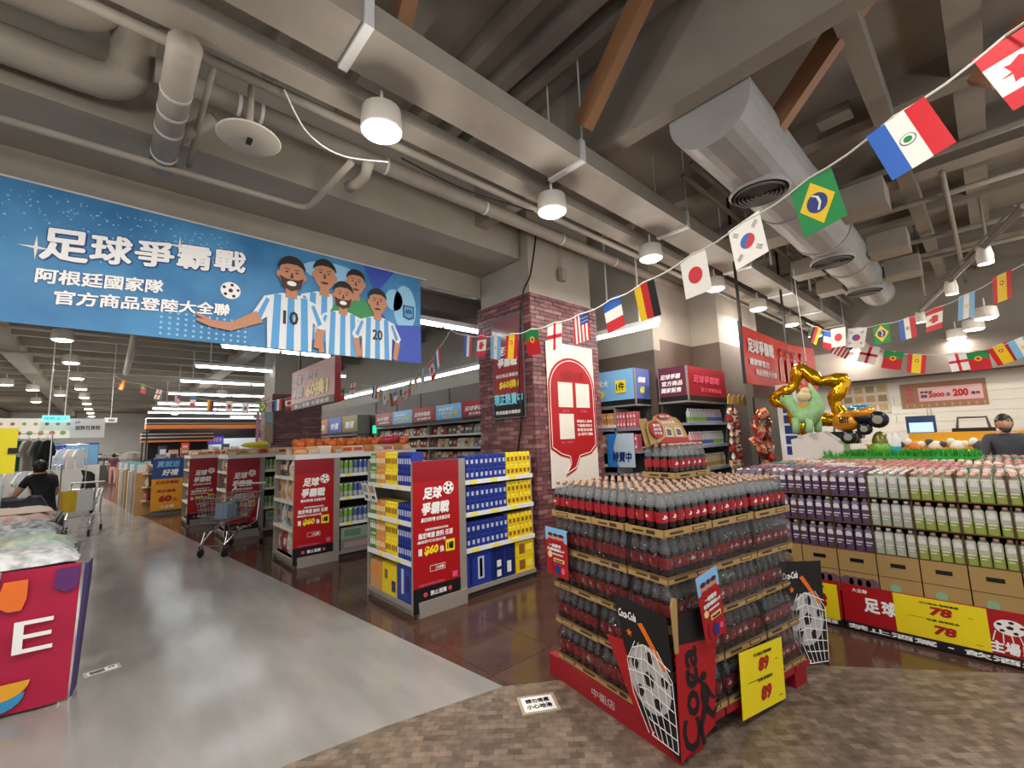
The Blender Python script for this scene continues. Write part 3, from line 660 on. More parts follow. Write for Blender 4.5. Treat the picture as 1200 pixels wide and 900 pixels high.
jcap = {k: MB().lathe([(.016, .178), (.0165, .193), (.013, .196)], 8).mesh('cap', M(n, c, .4), True) for k, (n, c) in {'red': ('cap_salmon', 'cc9682'), 'white': ('cap_white', 'e5e2de'), 'teal': ('cap_teal', '4e8e8c'), 'violet': ('cap_violet', '94708e'), 'pink': ('cap_pink', 'd9909a')}.items()}
cols = ['purple']*4+['pale']+['green']*5      # ten columns, the first two lie behind the cola stack
JW = .2575; y0s = [JY+2*JW-(i+1)*JW for i in range(10)]
prot = {}
for kd in jm:
    a, e = juice_proto(kd); prot[kd] = (a, e)
cartonband = {'purple': M('carton_purple', '6b4a58', .7), 'pale': M('carton_mint', '7fae8e', .7), 'green': M('carton_mint2', '84a884', .7)}
nj = 0; firstj = {}
def put_juice(kd, p, capk, label, group):
    a, e = prot[kd]; key = (kd, capk)
    if key not in firstj:
        o = mobj('juice_bottle', a, None, p); c1 = mobj('cap', jcap[capk], o); e1 = mobj('emblem', e, o); firstj[key] = (o, [(c1, []), (e1, [])]); tag(o, label, 'bottle', group)
    else: dup(firstj[key], p, label, group)
levels = [.645, .865, 1.085]
LV = ['bottom', 'middle', 'top']
crate_me = {}
edge = M('carton_edge', '5c4426', .8)
for ci, y0 in enumerate(y0s):
    kd = cols[ci]; nm = {'purple': 'purple', 'pale': 'pale grey-green', 'green': 'lime green'}[kd]
    pos = '%s column from the left' % ORD[ci]
    if ci < 1: pos = 'hidden column'
    t = thing('juice_carton', 'brown juice carton with hand hole under the %s bottles, %s' % (nm, pos), 'carton', (JX, y0, .30), group='cartons under the juice bottles')
    MB().box((0, .004, 0), (.38, JW-.004, .335)).obj('box', kraft, t)
    MB().box((-.002, JW/2-.045, .245), (.0, JW/2+.045, .275)).box((-.0015, .004, .165), (.0, JW-.004, .168)).obj('hand_hole', blk, t)
    pm = MB(); pm.T = Matrix.Translation((-.001, JW/2, .085)) @ FX.to_4x4()
    for k_ in range(4 if kd == 'purple' else 1): pm.prism(circ(-.08+.055*k_ if kd == 'purple' else -.03, 0, .045 if kd == 'purple' else .035, 12), 0, .002, 0)
    pm.obj('fruit_print', [cartonband[kd]], t)
    if kd != 'purple': text('青果', -.001, 0, .06, .03, edge, t); bpy.data.objects[t.name]
    for li, z in enumerate(levels):
        t = thing('juice_crate', 'open carton frame around %s juice bottles, %s, %s tier' % (nm, pos, LV[li]), 'carton', (JX, y0, z-.012), group='open cartons of the juice display')
        MB().box((0, .003, 0), (.4, JW-.003, .008)).box((0, .001, 0), (.4, .005, .21)).box((0, JW-.005, 0), (.4, JW-.001, .21)).obj('crate_wall', edge, t)
        for b_ in range(4):
            for a in range(5 if li == 2 else 1):
                if nj >= 296 or (ci == 0 and a > 1): continue
                p = Vector((JX+.035+a*.066, y0+.03+b_*.0655+R_.uniform(-.002, .002), z-.003))
                ck = R_.choice(('violet', 'violet', 'white')) if kd == 'purple' else 'red' if (a % 2 or kd == 'green') else 'white'
                put_juice(kd, p, ck, '%s juice bottle, %s tier, %s, %s from left%s' % (nm, LV[li], pos.replace(' from the left', ''), ORD[3-b_], '' if a == 0 else ', %s row back' % ORD[a]), nm+' juice bottles'); nj += 1
# remaining rows of the big display
m = MB(); capsets = [M('cap_salmon'), M('cap_white'), M('cap_teal'), M('cap_violet'), M('cap_pink')]
bodyset = [M('juice_purple'), M('juice_pale'), M('juice_green'), petc]
for ci, y0 in enumerate(y0s):
    for a in range(5, 42):
        for b_ in range(4):
            y = y0+.03+b_*.0655; x = JX+.035+a*.069
            kd = cols[ci]
            s_ = (a//6+ci) % 5
            cm_ = 4+({0: 0, 1: 0, 2: 2 if ci > 5 or ci < 2 else 4, 3: 0, 4: 1}[s_] if a > 9 else (3 if kd == 'purple' else (a % 2)*1))
            if a % 6 == 0: continue
            c = (x, y, levels[2]-.003)
            if a < 9: m.box((x-.028, y-.028, c[2]+.1), (x+.028, y+.028, c[2]+.155), {'purple': 0, 'pale': 1, 'green': 2}[kd])
            c = (x+R_.uniform(-.014, .014), y+R_.uniform(-.014, .014), c[2]+R_.uniform(-.004, .004)); m.lathe([(.033, .145), (.018, .18)], 5, 3, c, cap=False); m.lathe([(.021, .172), (.022, .193)], 5, cm_, (c[0], c[1], c[2]))
tag(m.obj('juice_bottles', bodyset+capsets), 'wide field of capped juice bottle tops behind the front rows', 'bottles', kind='stuff')
t = thing('carton_block', 'plain carton blocks inside the juice display carrying the upper bottles', 'display base', (JX+.41, y0s[-1], 0))
MB().box((0, 0, 0), (2.55, 10*JW, levels[2]+.09)).obj('block', kraftd, t)
t = thing('display_plinth', 'low dark base under the juice cartons', 'plinth', (JX+.03, y0s[-1], 0)); MB().box((0, 0, .0), (.38, 10*JW, .295)).obj('block', blk, t)
# red skirt signs around the foot
def skirt(y1, w, label, kind):
    t = thing('skirt_sign', label, 'sign', (JX-.012, y1, .01), rot=FX)
    rect(t, 'board', 0, .06, w, .355, red); rect(t, 'lower_strip', 0, 0, w, .0598, ink, .0)
    text('禁止酒駕・飲酒過量有礙健康', .02, .012, w-.06, .036, white, t, .002, .03)
    return t
t = skirt(1.70, .66, 'red skirt sign at the foot of the purple juice, left part', 0)
t = skirt(1.03, 1.80, 'long red football skirt sign at the foot of the juice display', 1)
text('大全聯', .07, .30, .10, .03, white, t, .002, .02); text('足', .14, .16, .10, .11, white, t, .002, .06); text('球', .25, .16, .09, .11, white, t, .002, .06); text('主場！', .82, .075, .17, .08, white, t, .004, .06, .1)
m_ = MB(); ball_print(m_, .93, .25, .075, 0, 1, .05, (.001, .003))
for k_ in range(5): strip(m_, [(.86+.035*k_, .22), (.84+.05*k_, .15-.01*k_)], .006, .003)
m_.obj('football_print', [labw, ink], t)
t = thing('price_card', 'big yellow price card with 78 printed twice on the red skirt', 'price card', (JX-.018, .70, .075), rot=frame((0, -1, 0), (0, 0, 1))); price_card(t, .50, .285, '78')
t = thing('price_card', 'yellow price card ending in 8 beside the black net board', 'price card', (JX-.022, 1.28, .06), rot=FX); price_card(t, .22, .28, '8', False)
# ================================================================ GONDOLAS
def football_panel(t, w, h):     # the red end panel artwork
    rect(t, 'board', 0, 0, w, h, greymet, -.004, .03)
    rect(t, 'poster', .0, h*.0, w*.86, h, red); rect(t, 'poster_top', 0, h*.86, w*.86, h, maroon, .001); rect(t, 'poster_foot', 0, 0, w*.86, h*.16, ink, .002)
    W_ = w*.86
    text('足球', W_*.20, h*.735, W_*.42, h*.085, white, t, .003, .06, .15)
    m = MB(); ball_print(m, W_*.76, h*.80, W_*.12, 0, 1, h*.045, (.001, .0035)); m.obj('football_print', [labw, ink], t)
    text('爭霸戰', W_*.17, h*.63, W_*.60, h*.085, white, t, .003, .06, .15)
    text('贏足球好禮 全民瘋足球', W_*.16, h*.585, W_*.62, h*.028, white, t, .003, .03, .1)
    text('活動期間購買指定商品', W_*.24, h*.525, W_*.5, h*.016, white, t, .003, .02, .1)
    text('指定啤酒 飲料 任選', W_*.10, h*.475, W_*.74, h*.04, white, t, .003, .04, .1)
    text('滿額即可兌換好禮', W_*.08, h*.445, W_*.6, h*.02, white, t, .003, .02, .1)
    text('購', W_*.10, h*.365, W_*.08, h*.05, white, t, .003, .04); text('$60', W_*.22, h*.36, W_*.30, h*.065, M('price_yellow', 'f2dc2c', .4), t, .003, .05, .15)
    text('換', W_*.55, h*.365, W_*.09, h*.045, white, t, .003, .04); rect(t, 'yellow_tag', W_*.68, h*.36, W_*.88, h*.44, M('price_yellow'), .004); text('1罐', W_*.71, h*.375, W_*.14, h*.05, ink, t, .005, .04)
    m = MB(); x0, y0, x1, y1 = W_*.34, h*.25, W_*.66, h*.29
    for a, b_ in (((x0, y0), (x1, y0+.003)), ((x0, y1-.003), (x1, y1)), ((x0, y0), (x0+.003, y1)), ((x1-.003, y0), (x1, y1)), ((x0+W_*.12, y0), (x0+W_*.125, y1))): m.box((*a, .001), (*b_, .003))
    m.obj('logo_frame', white, t); text('大全聯', W_*.48, h*.257, W_*.15, h*.025, white, t, .003, .03)
    text('活動詳情請洽服務台', W_*.1, h*.165, W_*.55, h*.018, pink, t, .003, .02); rect(t, 'code_patch', W_*.82, h*.175, W_*.93, h*.215, pink, .004)
    text('禁止酒駕', W_*.34, h*.095, W_*.34, h*.032, white, t, .004, .03); text('飲酒過量・有礙健康', W_*.10, h*.035, W_*.80, h*.035, white, t, .004, .03)
    m = MB(); m.prism(circ(W_*.24, h*.11, h*.016, 10), .001, .004); m.prism(circ(W_*.76, h*.11, h*.016, 10), .001, .004); m.obj('warning_mark', M('soft_red', 'c9505a', .5), t)
tagy = M('tag_yellow', 'e9e05a', .45); tagw = M('tag_white', 'dfe0de', .45)
def gondola(x0, y0, L_, label, levels=(.10, .50, .87, 1.21), dep=1.0):
    t = thing('store_shelf', label, 'shelf', (x0, y0, 0))
    MB().box((.03, .03, 0), (.6, dep-.0, .1)).obj('base', greymet, t)
    MB().box((.28, .0, .1), (.60, dep, 1.42)).obj('end_cabinet', greymet, t)
    MB().box((.60, .48, .0), (L_, .54, 1.46)).obj('back_panel', M('panel_dark', '3d3b39', .6), t)
    MB().box((.60, .03, 0), (L_, .47, .09)).obj('plinth', M('panel_dark'), t)
    MB().box((.0, dep-.03, 0), (.3, dep, 1.46)).obj('side_panel', greymet, t)
    MB().box((L_-.02, .03, 0), (L_, .97, 1.44)).obj('side_panel', greymet, t)
    for i, z in enumerate(levels):
        MB().box((-.0, .0, z-.03), (.3, dep-.03, z)).obj('end_shelf', whmet, t)
        r_ = MB().box((-.012, .0, z-.035), (-.0, dep-.03, z+.012))
        r_.obj('price_rail', tagw if i else greymet, t)
        MB().box((.61, .0, z-.03), (L_-.02, .47, z)).obj('side_shelf', whmet, t)
        MB().box((.61, -.012, z-.035), (L_-.02, .0, z+.012)).obj('price_rail', tagw if i else greymet, t)
        if i:
            for k_ in range(3): MB().box((.7+k_*(L_-.8)/3, -.016, z-.034), (.79+k_*(L_-.8)/3, -.012, z+.01)).obj('price_tag', tagy, t)
            for k_ in range(2): MB().box((-.016, .2+k_*.4, z-.03), (-.012, .28+k_*.4, z+.008)).obj('price_tag', tagy, t)
    return t
GY = [(2.23, 3.92, 1.67, 'near'), (1.97, 6.68, 1.9, 'second'), (1.70, 9.75, 1.9, 'third'), (1.40, 12.15, 1.55, 'fourth')]
pan0 = None
for gi, (gx, gy, gl, gn) in enumerate(GY):
    gondola(gx, gy, gl, 'grey metal store shelf behind the %s red football panel' % ('nearest' if gi == 0 else gn))
    lb = 'red football end panel of the %s store shelf, counting away from the cola stack' % ('nearest' if gi == 0 else gn)
    if gi == 0:
        t = thing('football_panel', lb, 'panel', (gx-.02, gy-.045, .05), rot=FY, group='red football panels at the shelf ends'); t.location.z = .04; football_panel(t, .63, 1.42); pan0 = tree(t)
    else: dup(pan0, (gx-.02, gy-.045, .04), lb)
    MB().box((.04, -.06, 0), (.60, -.0, .14)).obj('toe_board', greymet, bpy.data.objects.get('store_shelf' if gi == 0 else 'store_shelf.%03d' % gi))
# can packs -------------------------------------------------
def pack_mesh(base, alt, med, w, h, d, cans=3):
    m = MB()
    m.box((0, .006, 0), (w, d, h), 0)
    for k_ in range(cans):
        cx = w*(k_+.5)/cans; r = w/cans*.46
        m.lathe([(r*.85, .0), (r, h*.06), (r, h*.92), (r*.8, h)], 8, [1, 0, 1], (cx, r*.75, 0), 1, .8)
        m.box((cx-r*.45, -.004-r*.06, h*.30), (cx+r*.45, .004, h*.62), 2); m.box((cx-r*.25, -.006-r*.06, h*.64), (cx+r*.25, .002, h*.80), 1)
    return m.mesh('pack', [base, alt, med])
C = lambda n, c: M(n, c, .32)
PK = {'blue': (C('pk_blue', '22378f'), C('pk_navy', '14245e'), C('pk_silver', 'b9c0d4')), 'yellow': (C('pk_yellow', 'e3c71c'), C('pk_lemon', 'efe04e'), C('pk_brown', '8a5b2c')),
      'orange': (C('pk_tan', 'c9955a'), C('pk_orange', 'd9823c'), C('pk_cream', 'e8d2a8')), 'green': (C('pk_green', '3f8a3c'), C('pk_mint', 'bcd3b4'), C('pk_white', 'e5e8e0'))}
PK['pink'] = (C('pk_rose', 'b5525e'), C('pk_pink', 'd98a94'), C('pk_white', 'e5e8e0'))
pkp = {}
def put_pack(kd, w, h, p, rz, label, group):
    key = (kd, round(w, 2), round(h, 2))
    if key not in pkp: 
        pkp[key] = pack_mesh(*PK[kd], w, h, .13)
    o = mobj('drink_pack', pkp[key], None, p); o.rotation_euler = (0, 0, rz); tag(o, label, 'drink pack', group)
SH = ['bottom', 'second lowest', 'third', 'top']; LY = ['lower', 'upper']
gx, gy = GY[0][0], GY[0][1]
for si, z in enumerate((.50, .87, 1.21)):
    for ly in range(2):
        for k_ in range(5):
            kd = 'blue' if k_ < 3 else 'yellow'
            put_pack(kd, .196, .138, (gx+.645+k_*.2, gy+.012, z+.001+ly*.140), 0, '%s pack of cans, %s from the red panel, %s layer, %s shelf facing us' % (kd, ORD[k_], LY[ly], SH[si+1]), 'can packs on the near store shelf')
        y = gy+.03
        for k_, (kd, w) in enumerate((('blue', .14), ('blue', .14), ('yellow', .13), ('yellow', .13), ('orange', .11), ('orange', .11), ('green', .13))):
            y += w+.004
            if si == 1 and ly == 1 : continue
            put_pack(kd, w-.003, .17, (gx+.012, y, z+.001+ly*.172), -math.pi/2, '%s pack of cans, %s from the red panel, %s layer, %s end shelf' % (kd, ORD[k_], LY[ly], SH[si+1]), 'can packs on the end of the near shelf')
def case(name, label, p, w, d, h, mt, rz=0, prints=(), group=None, cat='carton'):
    t = thing(name, label, cat, p, rz, group)
    MB().box((0, 0, 0), (w, d, h)).obj('box', mt, t)
    for (x0, z0, x1, z1, pm) in prints: MB().box((x0*w, -.003, z0*h), (x1*w, 0, z1*h)).obj('print', pm, t)
    return t
gz = .102
case('drink_case', 'big blue beer case on the bottom shelf next to the red panel', (gx+.64, gy+.01, gz), .38, .4, .35, PK['blue'][0], 0, ((.12, .1, .2, .9, PK['blue'][1]), (.4, .2, .62, .85, PK['blue'][2]), (.46, .25, .56, .8, C('pk_gold', 'c9a94a')), (.9, .05, .97, .95, PK['blue'][1])), cat='case')
case('drink_case', 'blue beer case with white bars in the middle of the bottom shelf', (gx+1.03, gy+.01, gz), .30, .4, .345, PK['blue'][1], 0, ((.1, .1, .3, .3, tagw), (.1, .4, .3, .6, tagw), (.6, .15, .8, .5, tagw), (.45, .1, .5, .9, PK['blue'][0])), cat='case')
for i in range(2): case('drink_case', 'yellow beer case at the right of the bottom shelf, %s of two' % LY[i], (gx+1.345, gy+.01, gz+.176*i), .29, .4, .173, PK['yellow'][0], 0, ((.2, .2, .5, .8, PK['yellow'][2]), (.6, .3, .9, .7, PK['yellow'][1])), cat='case')
case('drink_case', 'blue beer case on the bottom end shelf beside the panel', (gx+.012, gy+.33, gz), .30, .27, .36, PK['blue'][0], -math.pi/2, ((.3, .2, .45, .85, PK['blue'][2]), (.6, .3, .8, .7, PK['blue'][1])), cat='case')
case('drink_case', 'yellow beer case in the middle of the bottom end shelf', (gx+.012, gy+.66, gz), .31, .27, .30, PK['yellow'][0], -math.pi/2, ((.7, .15, .95, .5, PK['blue'][1]), (.2, .5, .4, .8, PK['yellow'][2])), cat='case')
case('drink_case', 'tan and orange beer case at the far end of the bottom end shelf', (gx+.012, gy+.94, gz), .26, .27, .29, PK['orange'][0], -math.pi/2, ((.2, .5, .8, .9, PK['orange'][1]),), cat='case')
for i in range(2):
    t = thing('shelf_sign', 'white price sheet hanging at the left edge of the near end shelf, %s' % ('left one' if i == 0 else 'right one'), 'sign', (gx-.03, gy+1.0-i*.17, 1.02), rot=frame((0, -1, 0), (-.25, 0, 1)))
    rect(t, 'sheet', 0, 0, .15, .2, tagw); rect(t, 'header', .02, .1, .13, .18, M('sheet_grey', '9a9a98', .6) if i == 0 else M('sheet_tan', 'b98a6a', .6), .001); text('優惠', .04, .03, .07, .04, ink, t)
# can rows on the other shelves ---------------------------------
canm = {}
def can_mesh(c1, c2, kind):
    if kind == 'can': return MB().lathe([(.026, 0), (.032, .008), (.032, .05), (.032, .112), (.025, .121)], 8, [2, 0, 1, 2]).mesh('can', [c1, c2, M('can_metal', 'b9babb', .3, .8)], True)
    return MB().lathe([(.03, 0), (.032, .02), (.032, .08), (.032, .15), (.012, .19), (.014, .21)], 8, [0, 1, 0, 0, 2]).mesh('bottle', [c1, c2, M('cap_white')], True)
CT = [('silver and green', 'a9b3ae', '6f9a3c'), ('silver and blue', 'aeb4bd', '3c5a9a'), ('lime', 'b9c76a', '7da03a'), ('pale gold', 'c4b58a', '9a8a4a'), ('dark green', '3f6a48', 'a3b59a'), ('pink and red', 'c99aa0', 'a03a48')]
def item_row(kind, p0, dv, n, pitch, typ, label, group, rz=0, z=0):
    for k_ in range(n):
        ty = typ[k_*len(typ)//n]; key = (kind, ty)
        if key not in canm: canm[key] = can_mesh(C('ct%d' % ty, CT[ty][1]), C('cu%d' % ty, CT[ty][2]), kind)
        p = Vector(p0)+Vector(dv)*pitch*k_
        o = mobj('drink_can' if kind == 'can' else 'drink_bottle', canm[key], None, p)
        if kind == 'can': o.scale = (1.1, 1.1, 1.7)
        tag(o, '%s %s, %s from left, %s' % (CT[ty][0], kind, ORD[k_], label), kind, group)
for gi in (1, 2):
    gx, gy, gl, gn = GY[gi]
    for si, z in enumerate((.50, .87, 1.21)):
        item_row('can', (gx+.66, gy+.05, z+.001), (1, 0, 0), 14, .075, (0, 1, 2, 0, 3), '%s shelf, %s store shelf' % (SH[si+1], gn), 'cans on the %s store shelf' % gn)
        item_row('can', (gx+.66, gy+.13, z+.001), (1, 0, 0), 14, .075, (1, 0, 2, 3), 'second row, %s shelf, %s store shelf' % (SH[si+1], gn), 'cans on the %s store shelf' % gn)
    case('drink_case', 'grey and pink carton on the bottom shelf of the %s store shelf, lower one' % gn, (gx+.66, gy+.02, .102), .5, .4, .16, M('case_grey', '7d7a78', .6), 0, ((.1, .2, .9, .7, M('case_pinkgrey', 'a58d8d', .6)),), cat='case')
    case('drink_case', 'pale green carton on the bottom shelf of the %s store shelf, upper one' % gn, (gx+.66, gy+.02, .264), .5, .4, .16, M('case_mint', '8a9c8e', .6), 0, ((.1, .2, .6, .8, M('case_green', '5d8468', .6)),), cat='case')
# snack boxes / bags on end shelves of the others
bagc = ['6f3b34', 'a33a3a', 'd6c7b4', 'c98a5a', '3f4d55', '8fa0a8', 'b8402e', 'd9b98a', '55624a', 'e0dcd2']
BAGN = ['brown', 'red', 'cream', 'tan', 'dark grey', 'grey blue', 'bright red', 'straw', 'olive', 'white']
bagms = [M('bag%d' % i, c, .3) for i, c in enumerate(bagc)]
bagme = {}
def bag(i, j, w=.14, h=.19, d=.05):
    key = (i, j, w, h)
    if key not in bagme:
        m = MB(); rs = []
        for z, dd, ww in ((0, .006, 1), (.02, .012, 1), (h*.25, d, .94), (h*.6, d*.9, .93), (h-.02, .012, 1), (h, .004, 1)):
            rs += [(-w/2*ww, -dd/2, z), (0, -dd/2*1.25, z), (w/2*ww, -dd/2, z), (w/2*ww, dd/2, z), (0, dd/2*1.25, z), (-w/2*ww, dd/2, z)]
        m.add(rs, [(a*6+k, a*6+(k+1) % 6, a*6+6+(k+1) % 6, a*6+6+k) for a in range(5) for k in range(6)]+[(5, 4, 3, 2, 1, 0), (30, 31, 32, 33, 34, 35)], 0)
        m.box((-w*.32, -d*.68, h*.38), (w*.32, -d*.2, h*.68), 1)
        bagme[key] = m.mesh('bag', [bagms[i], bagms[j]])
    return bagme[key]
def put_bag(p, rz, label, group, i=None, j=None, w=.14, h=.19, tilt=0, name='snack_bag', d=.05):
    i = R_.randrange(10) if i is None else i; j = R_.choice((2, 9, 7, 1)) if j is None else j
    o = mobj(name, bag(i, j, w, h, d), None, p); o.rotation_euler = (tilt, 0, rz)
    tag(o, label.replace('#', BAGN[i]), 'snack bag' if 'bag' in name else 'packet', group)
for gi in (1, 2, 3):
    gx, gy, gl, gn = GY[gi]
    for si, z in enumerate((.102, .501, .871, 1.211)):
        n = 6 if si < 3 else 5
        for k_ in range(n):
            big = si == 0
            i = [(0, 4, 0, 2, 9), (9, 1, 1, 9, 2), (5, 9, 5, 4, 5), (7, 3, 2, 3, 7)][(si+gi) % 4][k_ % 5]
            put_bag((gx+.09, gy+.92-.15*k_, z), -math.pi/2, '# packet, %s from left, %s end shelf, %s store shelf' % (ORD[k_], SH[si], gn), 'packets on the end shelf of the %s store shelf' % gn, i, None, .135, .30 if si < 3 else .24, R_.uniform(-.1, .05), 'packet')
    # piles on top
    t = thing('top_tray', 'wire tray with a white rim on top of the %s store shelf' % gn, 'tray', (gx+.0, gy+.0, 1.462))
    MB().box((0, 0, 0), (gl, .95, .01)).obj('floor_sheet', whmet, t); MB().box((0, -.01, 0), (gl, 0, .07)).box((-.01, 0, 0), (0, .95, .07)).obj('rim', whmet, t)
    for k_ in range(22 if gi < 3 else 12):
        c_ = (3, 7, 2)[k_ % 3] if gi != 2 else (3, 7, 7)[k_ % 3]
        x, y = gx+.1+(k_ % 11)*(gl-.2)/10, gy+.12+(k_//11)*.3
        put_bag((x, y, 1.475), R_.uniform(-.5, .5), '# snack bag, %s in the %s row atop the %s store shelf' % (ORD[k_ % 11], 'front' if k_ < 11 else 'back', gn), 'snack bags piled on the %s store shelf' % gn, c_, R_.choice((6, 3, 2)), .19, .17, R_.uniform(-.5, .1), d=.09)
orb = M('orange_bag', 'dd7434', .35); 
for k_ in range(12):
    m = MB().ball((0, 0, .06), (.10, .09, .07), 0, 6, 5).ball((.06, .04, .09), (.06, .05, .06), 0, 6, 4).ball((-.06, -.03, .09), (.05, .06, .05), 0, 6, 4); o = m.obj('orange_bag', orb, None); o.location = (2.1+k_*.15, 6.95+R_.uniform(-.05, .2), 1.62); o.rotation_euler = (0, 0, k_)
    tag(o, 'bright orange snack bag on the pile of the second store shelf, %s from the left' % ORD[k_], 'snack bag', 'orange bags on the second store shelf')
for (x, y, c, nm) in ((1.98, 9.9, 'e4dd3a', 'yellow'), (3.25, 6.8, 'c8384a', 'red')):
    m = MB().ball((0, 0, .06), (.26 if nm == 'yellow' else .16, .1, .06), 0, 12, 7).ball((.12, .03, .09), (.1, .07, .05), 0, 8, 6); o = m.obj('goods_bag', M('bag_'+nm, c, .3), None, True); o.location = (x+.2, y, 1.65); tag(o, 'big %s bag lying on top of a store shelf' % nm, 'bag')
# fifth display with the blue and orange sign
t = thing('store_shelf', 'farthest end shelf, behind the blue and orange sixty sign', 'shelf', (.95, 15.15, 0)); MB().box((0, 0, 0), (.9, 1, .1)).box((.1, .1, .1), (.9, 1, 1.3)).obj('cabinet', greymet, t)
for z in (.35, .7, 1.05): MB().box((-.2, .05, z), (.1, 1.0, z+.03)).obj('end_shelf', whmet, t)
for si, z in enumerate((.38, .73, 1.08)):
    for k_ in range(5): put_bag((.85, 16.0-.2*k_, z), -math.pi/2, '# packet, %s from left, %s shelf behind the sixty sign' % (ORD[k_], SH[si+1]), 'packets behind the sixty sign', None, None, .17, .26, 0, 'packet')
t = thing('sixty_sign', 'blue over orange sign with a red 60 at the far end shelf', 'sign', (.93, 15.08, .10), rot=FY)
rect(t, 'orange_panel', 0, 0, .66, .82, M('amber', 'e0982a', .45)); rect(t, 'blue_panel', 0, .82, .66, 1.36, M('deep_blue', '2a4a86', .45)); text('60', .16, .22, .28, .17, red, t, .002, .06); text('元', .46, .22, .1, .07, red, t, .002, .05)
text('限定優惠', .12, .46, .4, .08, red, t, .002, .03); text('足球爭霸戰', .08, .68, .5, .09, maroon, t, .002, .02); text('買就送', .08, 1.12, .5, .17, skyb, t, .002, .05, .2); text('好禮', .2, .9, .36, .17, white, t, .002, .05, .2); text('大全聯', .2, .05, .3, .08, white, t, .002, .02)
# rows of tall boxes between far shelf and walkway
for k_ in range(7):
    c = [M('tanbox', 'b28a5a', .7), M('greybox', '9a9a9e', .6), M('palebox', 'c9bfae', .6)][k_ % 3]
    case('stock_box', 'tall stacked box beside the walkway, %s going away from the sixty sign' % ORD[k_], (.62-.05*k_, 15.4+.75*k_, 0), .35, .6, 1.1+.05*(k_ % 2), c, 0, (), 'stock boxes along the walkway', 'box')
    case('stock_box', 'small crate of goods on top of the %s tall box from the sixty sign' % ORD[k_], (.66-.05*k_, 15.5+.75*k_, 1.1+.05*(k_ % 2)), .3, .4, .2, [M('wbox', 'd8dade', .5), M('tbox', '7fb0b8', .5)][k_ % 2], 0, (), 'crates on the stock boxes', 'box')
# ================================================================ NOODLE WALL SHELF
t = thing('wall_shelf', 'long wall shelf with noodle packets left of the brick pillar', 'shelf', (6.0, 7.0, 0))
for z in (.1, .5, .85, 1.18, 1.50, 1.80, 2.10):
    MB().box((0, -2.9, z-.03), (.42, 5.65, z)).obj('shelf_board', whmet, t); MB().box((-.012, -2.9, z-.035), (0, 5.65, z+.01)).obj('price_rail', tagw if z < 2 else greymet, t)
MB().box((.40, -2.9, 0), (.43, 5.65, 2.1)).obj('back_panel', M('panel_dark'), t)
for y in (-2.9, -.1, 2.7, 5.62): MB().box((0, y, 0), (.42, y+.03, 2.1)).obj('upright', greymet, t)
for si, z in enumerate((1.18, 1.50, 1.80)):
    for k_ in range(32):
        y = 12.5-k_*.165
        tl = y < 7.9
        put_bag((6.1, y, z+.002), -math.pi/2, '# noodle packet, %s from the far end on the %s shelf of the wall' % (ORD[k_], ('fourth', 'fifth', 'sixth')[si]), 'noodle packets on the wall shelf', (5 if tl else None), None, .15, .21, R_.uniform(-.25, 0), 'noodle_packet', .05)
def wall_sign(y1, y2, z0, z1, colr, label, lines, X=5.96, sub=None):
    t = thing('wall_sign', label, 'sign', (X, y1, z0), rot=FX); w, h = y1-y2, z1-z0
    rect(t, 'board', 0, 0, w, h, colr); rect(t, 'lower_strip', 0, 0, w, h*.13, ink if colr != skyb else M('deep_blue', '2a4a86', .45), .001); n = len(lines)
    for k_, (s_, x, y, ww, hh, mt) in enumerate(lines): text(s_, x*w, y*h, ww*w, hh*h, mt, t, .002, .045, .2)
    MB().box((0, 0, -.06), (w, h, -.004)).obj('light_box', greymet, t)
    return t
redl = [('足球爭霸戰', .08, .45, .72, .28, white), ('官方授權好禮', .22, .22, .6, .16, white)]; blul = [('就是要省', .1, .62, .6, .2, white), ('任選均一價', .12, .4, .55, .15, white), ('60元', .3, .18, .35, .2, M('price_yellow'))]
ys = [12.6, 11.55, 10.42, 9.3, 8.2, 7.0]
for i in range(5):
    wall_sign(ys[i], ys[i+1]+.03, 2.12, 2.52, red if i % 2 == 0 else skyb, '%s sign on top of the noodle shelf, %s from the far end' % ('red' if i % 2 == 0 else 'sky blue', ORD[i]), redl if i % 2 == 0 else blul)
    if i % 2:
        b_ = MB(); ball_print(b_, .85, .18, .07, 0, 1, None, (.001, .003)); b_.obj('football_print', [M('price_yellow'), grn], bpy.data.objects['wall_sign' if i == 0 else 'wall_sign.%03d' % i])
# far wall shelf with orange and blue signs, and the green lit sign with glass door
t = thing('wall_shelf', 'far wall shelf behind the second brick pillar', 'shelf', (6.0, 14.0, 0))
for z in (.5, 1.0, 1.5, 1.98): MB().box((0, 0, z-.03), (.42, 4.2, z)).obj('shelf_board', whmet, t)
MB().box((.40, 0, 0), (.43, 4.2, 2.6)).box((0, 0, 0), (.42, .03, 2.6)).obj('back_panel', greymet, t)
for i, (c, nm, s_) in enumerate(((M('amber2', 'c47a4a', .5), 'orange', '好物'), (M('cobalt', '4a66b8', .5), 'blue', '特價'), (M('olivegold', '8a7a3c', .5), 'gold green', '精選'))):
    wall_sign(17.8-i*1.3, 16.55-i*1.3, 2.0, 2.6, c, '%s sign on the far wall shelf beyond the second pillar' % nm, [(s_, .2, .3, .6, .4, white)])
for si, z in enumerate((.5, 1.0, 1.5)):
    for k_ in range(14): put_bag((6.1, 17.9-k_*.28, z+.002), -math.pi/2, '# bagged goods, %s from the far end, %s shelf of the far wall' % (ORD[k_], SH[si+1]), 'bagged goods on the far wall shelf', R_.choice((5, 4, 9)), None, .25, .36, 0, 'goods_packet')
